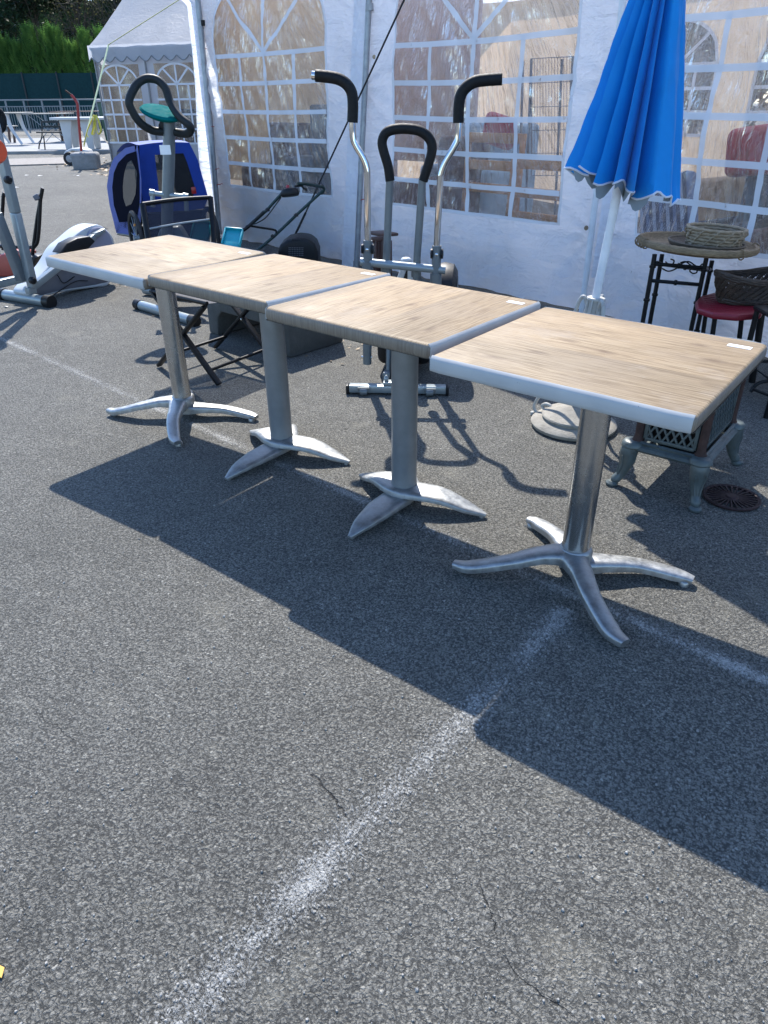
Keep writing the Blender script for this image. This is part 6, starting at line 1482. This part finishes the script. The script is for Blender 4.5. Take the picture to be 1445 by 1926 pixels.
def broadleaf(base, h, r, crown_c, rx, ry, rz, n, lab, leaf, ls, rnd, bare=0, nm='broadleaf_tree'):
    t = thing(nm, lab, 'tree', base); m = MB(); top = crown_c
    m.tube([base, base.lerp(top, .4)+Vector((rnd.uniform(-.2, .2), rnd.uniform(-.2, .2), 0)), top], [r, r*.7, r*.3], 9, sm=3); tips = []
    for k in range(16+bare):
        a = rnd.random()*6.283; s = base.lerp(top, rnd.uniform(.35, .95)); e = crown_c+Vector((math.cos(a)*rx*rnd.uniform(.4, 1), math.sin(a)*ry*rnd.uniform(.4, 1), rz*rnd.uniform(-.7, .9)))
        mid = s.lerp(e, .5)+Vector((rnd.uniform(-.3, .3), rnd.uniform(-.3, .3), rnd.uniform(0, .4))); m.tube([s, mid, e], [r*.28, r*.16, .012], 6, sm=4); tips.append(e)
        for j in range(4 if bare else 2):
            e2 = e+Vector((rnd.uniform(-.8, .8), rnd.uniform(-.8, .8), rnd.uniform(-.3, .8))); m.tube([mid.lerp(e, .6), e2], [.02, .006], 4); tips.append(e2)
    m.build('trunk', M['bark'], t)
    m = MB()
    for i in range(n):
        c = tips[rnd.randrange(len(tips))]; p = c+Vector((rnd.gauss(0, .38), rnd.gauss(0, .38), rnd.gauss(0, .32)))
        u = Vector((rnd.uniform(-1, 1), rnd.uniform(-1, 1), rnd.uniform(-.6, .6))).normalized(); v = u.cross(Vector((rnd.uniform(-1, 1), rnd.uniform(-1, 1), 1))).normalized(); l = ls*rnd.uniform(.6, 1.3)
        m.add([p-u*l, p+v*l*.45, p+u*l, p-v*l*.45], [(0, 1, 2, 3)])
    m.build('crown', leaf, t, smooth=0, fix=False)
for (x, y, o, leaf, n, ls, bare, lab) in ((-40, 10, 3.2, 'laurel', 6500, .13, 0, 'very dark evergreen tree at the top left corner behind the hedge'), (55, -20, 4.0, 'laurel', 7000, .13, 0, 'dark evergreen tree right of the corner tree behind the hedge'),
        (140, 40, 3.0, 'olive', 1500, .075, 14, 'sparse olive green tree with bare branches behind the hedge'), (225, 30, 3.4, 'olive', 1300, .07, 16, 'nearly bare twiggy tree just left of the party tent roof'), (130, -60, 6.5, 'laurel', 7500, .15, 0, 'tall dark tree far behind the twiggy trees'), (260, -30, 6.5, 'laurel', 6500, .15, 0, 'dark tree behind the party tent roof')):
    cc = V(x, y, hb0+FH*o, wd_); bb_ = up(cc, GZ); broadleaf(bb_, cc.z, .16, cc, 2.0, 1.8, 1.9, n, lab, M[leaf], ls, rnd, bare)
hillm = MB(); hq = hb0+FH*13
hillm.grid(lambda u, v: Vector(((hq-wd_*22+wd_*60*u+FH*16*v).x, (hq-wd_*22+wd_*60*u+FH*16*v).y, -.1+(9.5+2.5*noise.noise((u*9, v*3, 5)))*min(1, v*2.2))), [i/60 for i in range(61)], [i/16 for i in range(17)])
tag(hillm.build('wooded_bank', M['bankgreen'], smooth=180, fix=False), kind='structure')
bq0 = b0+BK*1.5
for (x, y, o, n, lab) in ((1250, 130, 2.5, 4200, 'leafy tree behind the marquee seen through its rear left window'), (1330, 110, 4., 4200, 'leafy tree behind the marquee seen through the right window'), (1430, 120, 2.8, 4200, 'leafy tree behind the marquee at the far right')):
    cc = V(x, y, bq0+FH*o, bd); broadleaf(up(cc, 0), cc.z, .15, cc, 1.9, 1.8, 1.5, n, lab, M['olive'], .13, rnd)
for x, y, o, lab in ((330, 262, .9, 'dark upholstered bench inside the party tent behind its right window'),):
    c_ = V(x, y, t20-t2n*o, t2d); t_ = thing('padded_bench', lab, 'bench', up(c_, GZ)); rt_ = Matrix.Rotation(math.atan2(t2d.y, t2d.x), 3, 'Z')
    m = MB(); m.box(up(c_, GZ+.34), (1.25, .6, .34), rt_); m.build('seat', M['brownfab'], t_, bevel=.05)
    m = MB(); m.box(up(c_-t2n*.25, GZ+.72), (1.25, .18, .55), rt_); m.build('backrest', M['greyfab'], t_, bevel=.05)
    for s in (-1, 1): m = MB(); m.box(up(c_+t2d*s*.55, GZ+.085), (.07, .5, .17), rt_); m.build('leg', M['blkmetal'], t_)
gv = MB(); rg_ = random.Random(21)
for i in range(620):
    yv = rg_.random(); p = P(rg_.uniform(-20, 1465), 900+1080*yv**.8); s = rg_.choice((.0018, .0024, .003, .0038))*rg_.uniform(.7, 1.2)
    m0 = len(gv.v); pts = [Vector((rg_.uniform(.6, 1.1)*math.cos(a), rg_.uniform(.6, 1.1)*math.sin(a), 0)) for a in (0, 1.25, 2.5, 3.8, 5.0)]; a = rg_.random()*6.3; rm_ = Matrix.Rotation(a, 3, 'Z')
    gv.add([p+rm_ @ q*s+Vector((0, 0, .0005)) for q in pts]+[p+rm_ @ (q*.7)*s+Vector((0, 0, s*rg_.uniform(.6, 1.2)+.0005)) for q in pts], [(k, (k+1) % 5, 5+(k+1) % 5, 5+k) for k in range(5)]+[(5, 6, 7, 8, 9)])
tag(gv.build('loose_grit', M['grit'], smooth=0, fix=True), 'loose grit and tiny stones scattered over the asphalt', None, None, 'stuff')
# litter on the asphalt
def litter(name, spots, mat, size, lab, rndm, crumple=.3):
    m = MB()
    for p in spots:
        l = size*rndm.uniform(.5, 1.2); a = rndm.random()*6.28; u = Vector((math.cos(a), math.sin(a), rndm.uniform(-.1, crumple))); v = Vector((-math.sin(a), math.cos(a), rndm.uniform(0, crumple)))
        q = p+Vector((0, 0, .006+l*.3*crumple)); m.add([q-u*l, q+v*l*.5, q+u*l, q-v*l*.5], [(0, 1, 2, 3)])
    return tag(m.build(name, mat, smooth=0, fix=False), lab, None, None, 'stuff')
rl = random.Random(9)
sp_ = [G(rl.gauss(205, 14), rl.gauss(316, 8)) for _ in range(160)]+[G(rl.gauss(120, 30), rl.gauss(306, 5)) for _ in range(120)]
litter('dry_leaf_litter', sp_, M['brownleaf'], .05, 'dry brown leaf litter around the concrete weight block', rl)
sp_ = [G(rl.gauss(228, 8), rl.gauss(536, 4)) for _ in range(26)]+[P(rl.uniform(270, 330), rl.uniform(585, 600)) for _ in range(10)]+[P(rl.uniform(560, 700), rl.uniform(640, 690)) for _ in range(14)]
litter('fallen_leaves', sp_, M['brownleaf'], .018, 'small fallen leaves around the exercise bike and ballast block', rl)
for x, y, s in ((50, 330, .05), (75, 331, .06), (141, 330, .05), (146, 331, .05), (30, 353, .05), (40, 520, .04), (145, 318, .16), (12, 578, .03), (237, 539, .02), (238, 530, .02)):
    c = G(x, y); a = rl.random()*6; m = MB(); u = Vector((math.cos(a), math.sin(a), 0)); v = Vector((-u.y, u.x, 0)); m.prism([c+u*s+Vector((0, 0, .004)), c+v*s*.4+Vector((0, 0, .012)), c-u*s*.8+Vector((0, 0, .004)), c-v*s*.5-u*s*.2+Vector((0, 0, .006))], (0, 0, .002))
    tag(m.build('paper_scrap', M['scrap'], smooth=0), 'flat pale scrap lying on the asphalt at the left', 'scrap', 'pale scraps on the asphalt')
c = P(-3, 1833, .0); m = MB(); m.prism([c+Vector((-.02, -.012, .004)), c+Vector((.014, .0, .004)), c+Vector((.004, .012, .008)), c+Vector((-.024, .004, .008))], (0, 0, .0015)); tag(m.build('orange_card', M['yellow'], smooth=0), 'corner of an orange card on the asphalt at the left edge of the foreground', 'card')
# ------------------------------------------------------------------ light, sky, camera
sun_dir = Vector((-.617, .62, 1.)).normalized()
w = bpy.data.worlds.new('World'); scene.world = w; w.use_nodes = True; nt = w.node_tree
sky = nt.nodes.new('ShaderNodeTexSky'); sky.sky_type = 'NISHITA'; sky.sun_disc = False
sky.sun_elevation = math.asin(sun_dir.z); sky.sun_rotation = math.atan2(sun_dir.x, sun_dir.y); sky.air_density = 1.; sky.dust_density = .3; sky.ozone_density = 6.
bg = nt.nodes['Background']; nt.links.new(sky.outputs[0], bg.inputs[0]); bg.inputs[1].default_value = SKY
sl = bpy.data.lights.new('sun', 'SUN'); sl.energy = SUN; sl.angle = R(.53); sl.color = (1., .945, .87)
so2 = link(bpy.data.objects.new('sun', sl)); so2.rotation_euler = sun_dir.to_track_quat('Z', 'Y').to_euler(); so2.location = (0, 0, 12)
cd = bpy.data.cameras.new('camera'); cd.sensor_fit = 'HORIZONTAL'; cd.sensor_width = 36; cd.lens = 36*F_PX/PW; cd.clip_start = .05; cd.clip_end = 1500
cam = link(bpy.data.objects.new('camera', cd)); cam.matrix_world = Matrix((( RT.x, UP.x, -FW.x, CAM.x), (RT.y, UP.y, -FW.y, CAM.y), (RT.z, UP.z, -FW.z, CAM.z), (0, 0, 0, 1)))
scene.camera = cam
vs_ = scene.view_settings; vs_.view_transform = 'Standard'; vs_.look = 'None'; vs_.gamma = 1; vs_.exposure = EXPO
scene.cycles.max_bounces = 10; scene.cycles.transparent_max_bounces = 24; scene.cycles.use_denoising = True
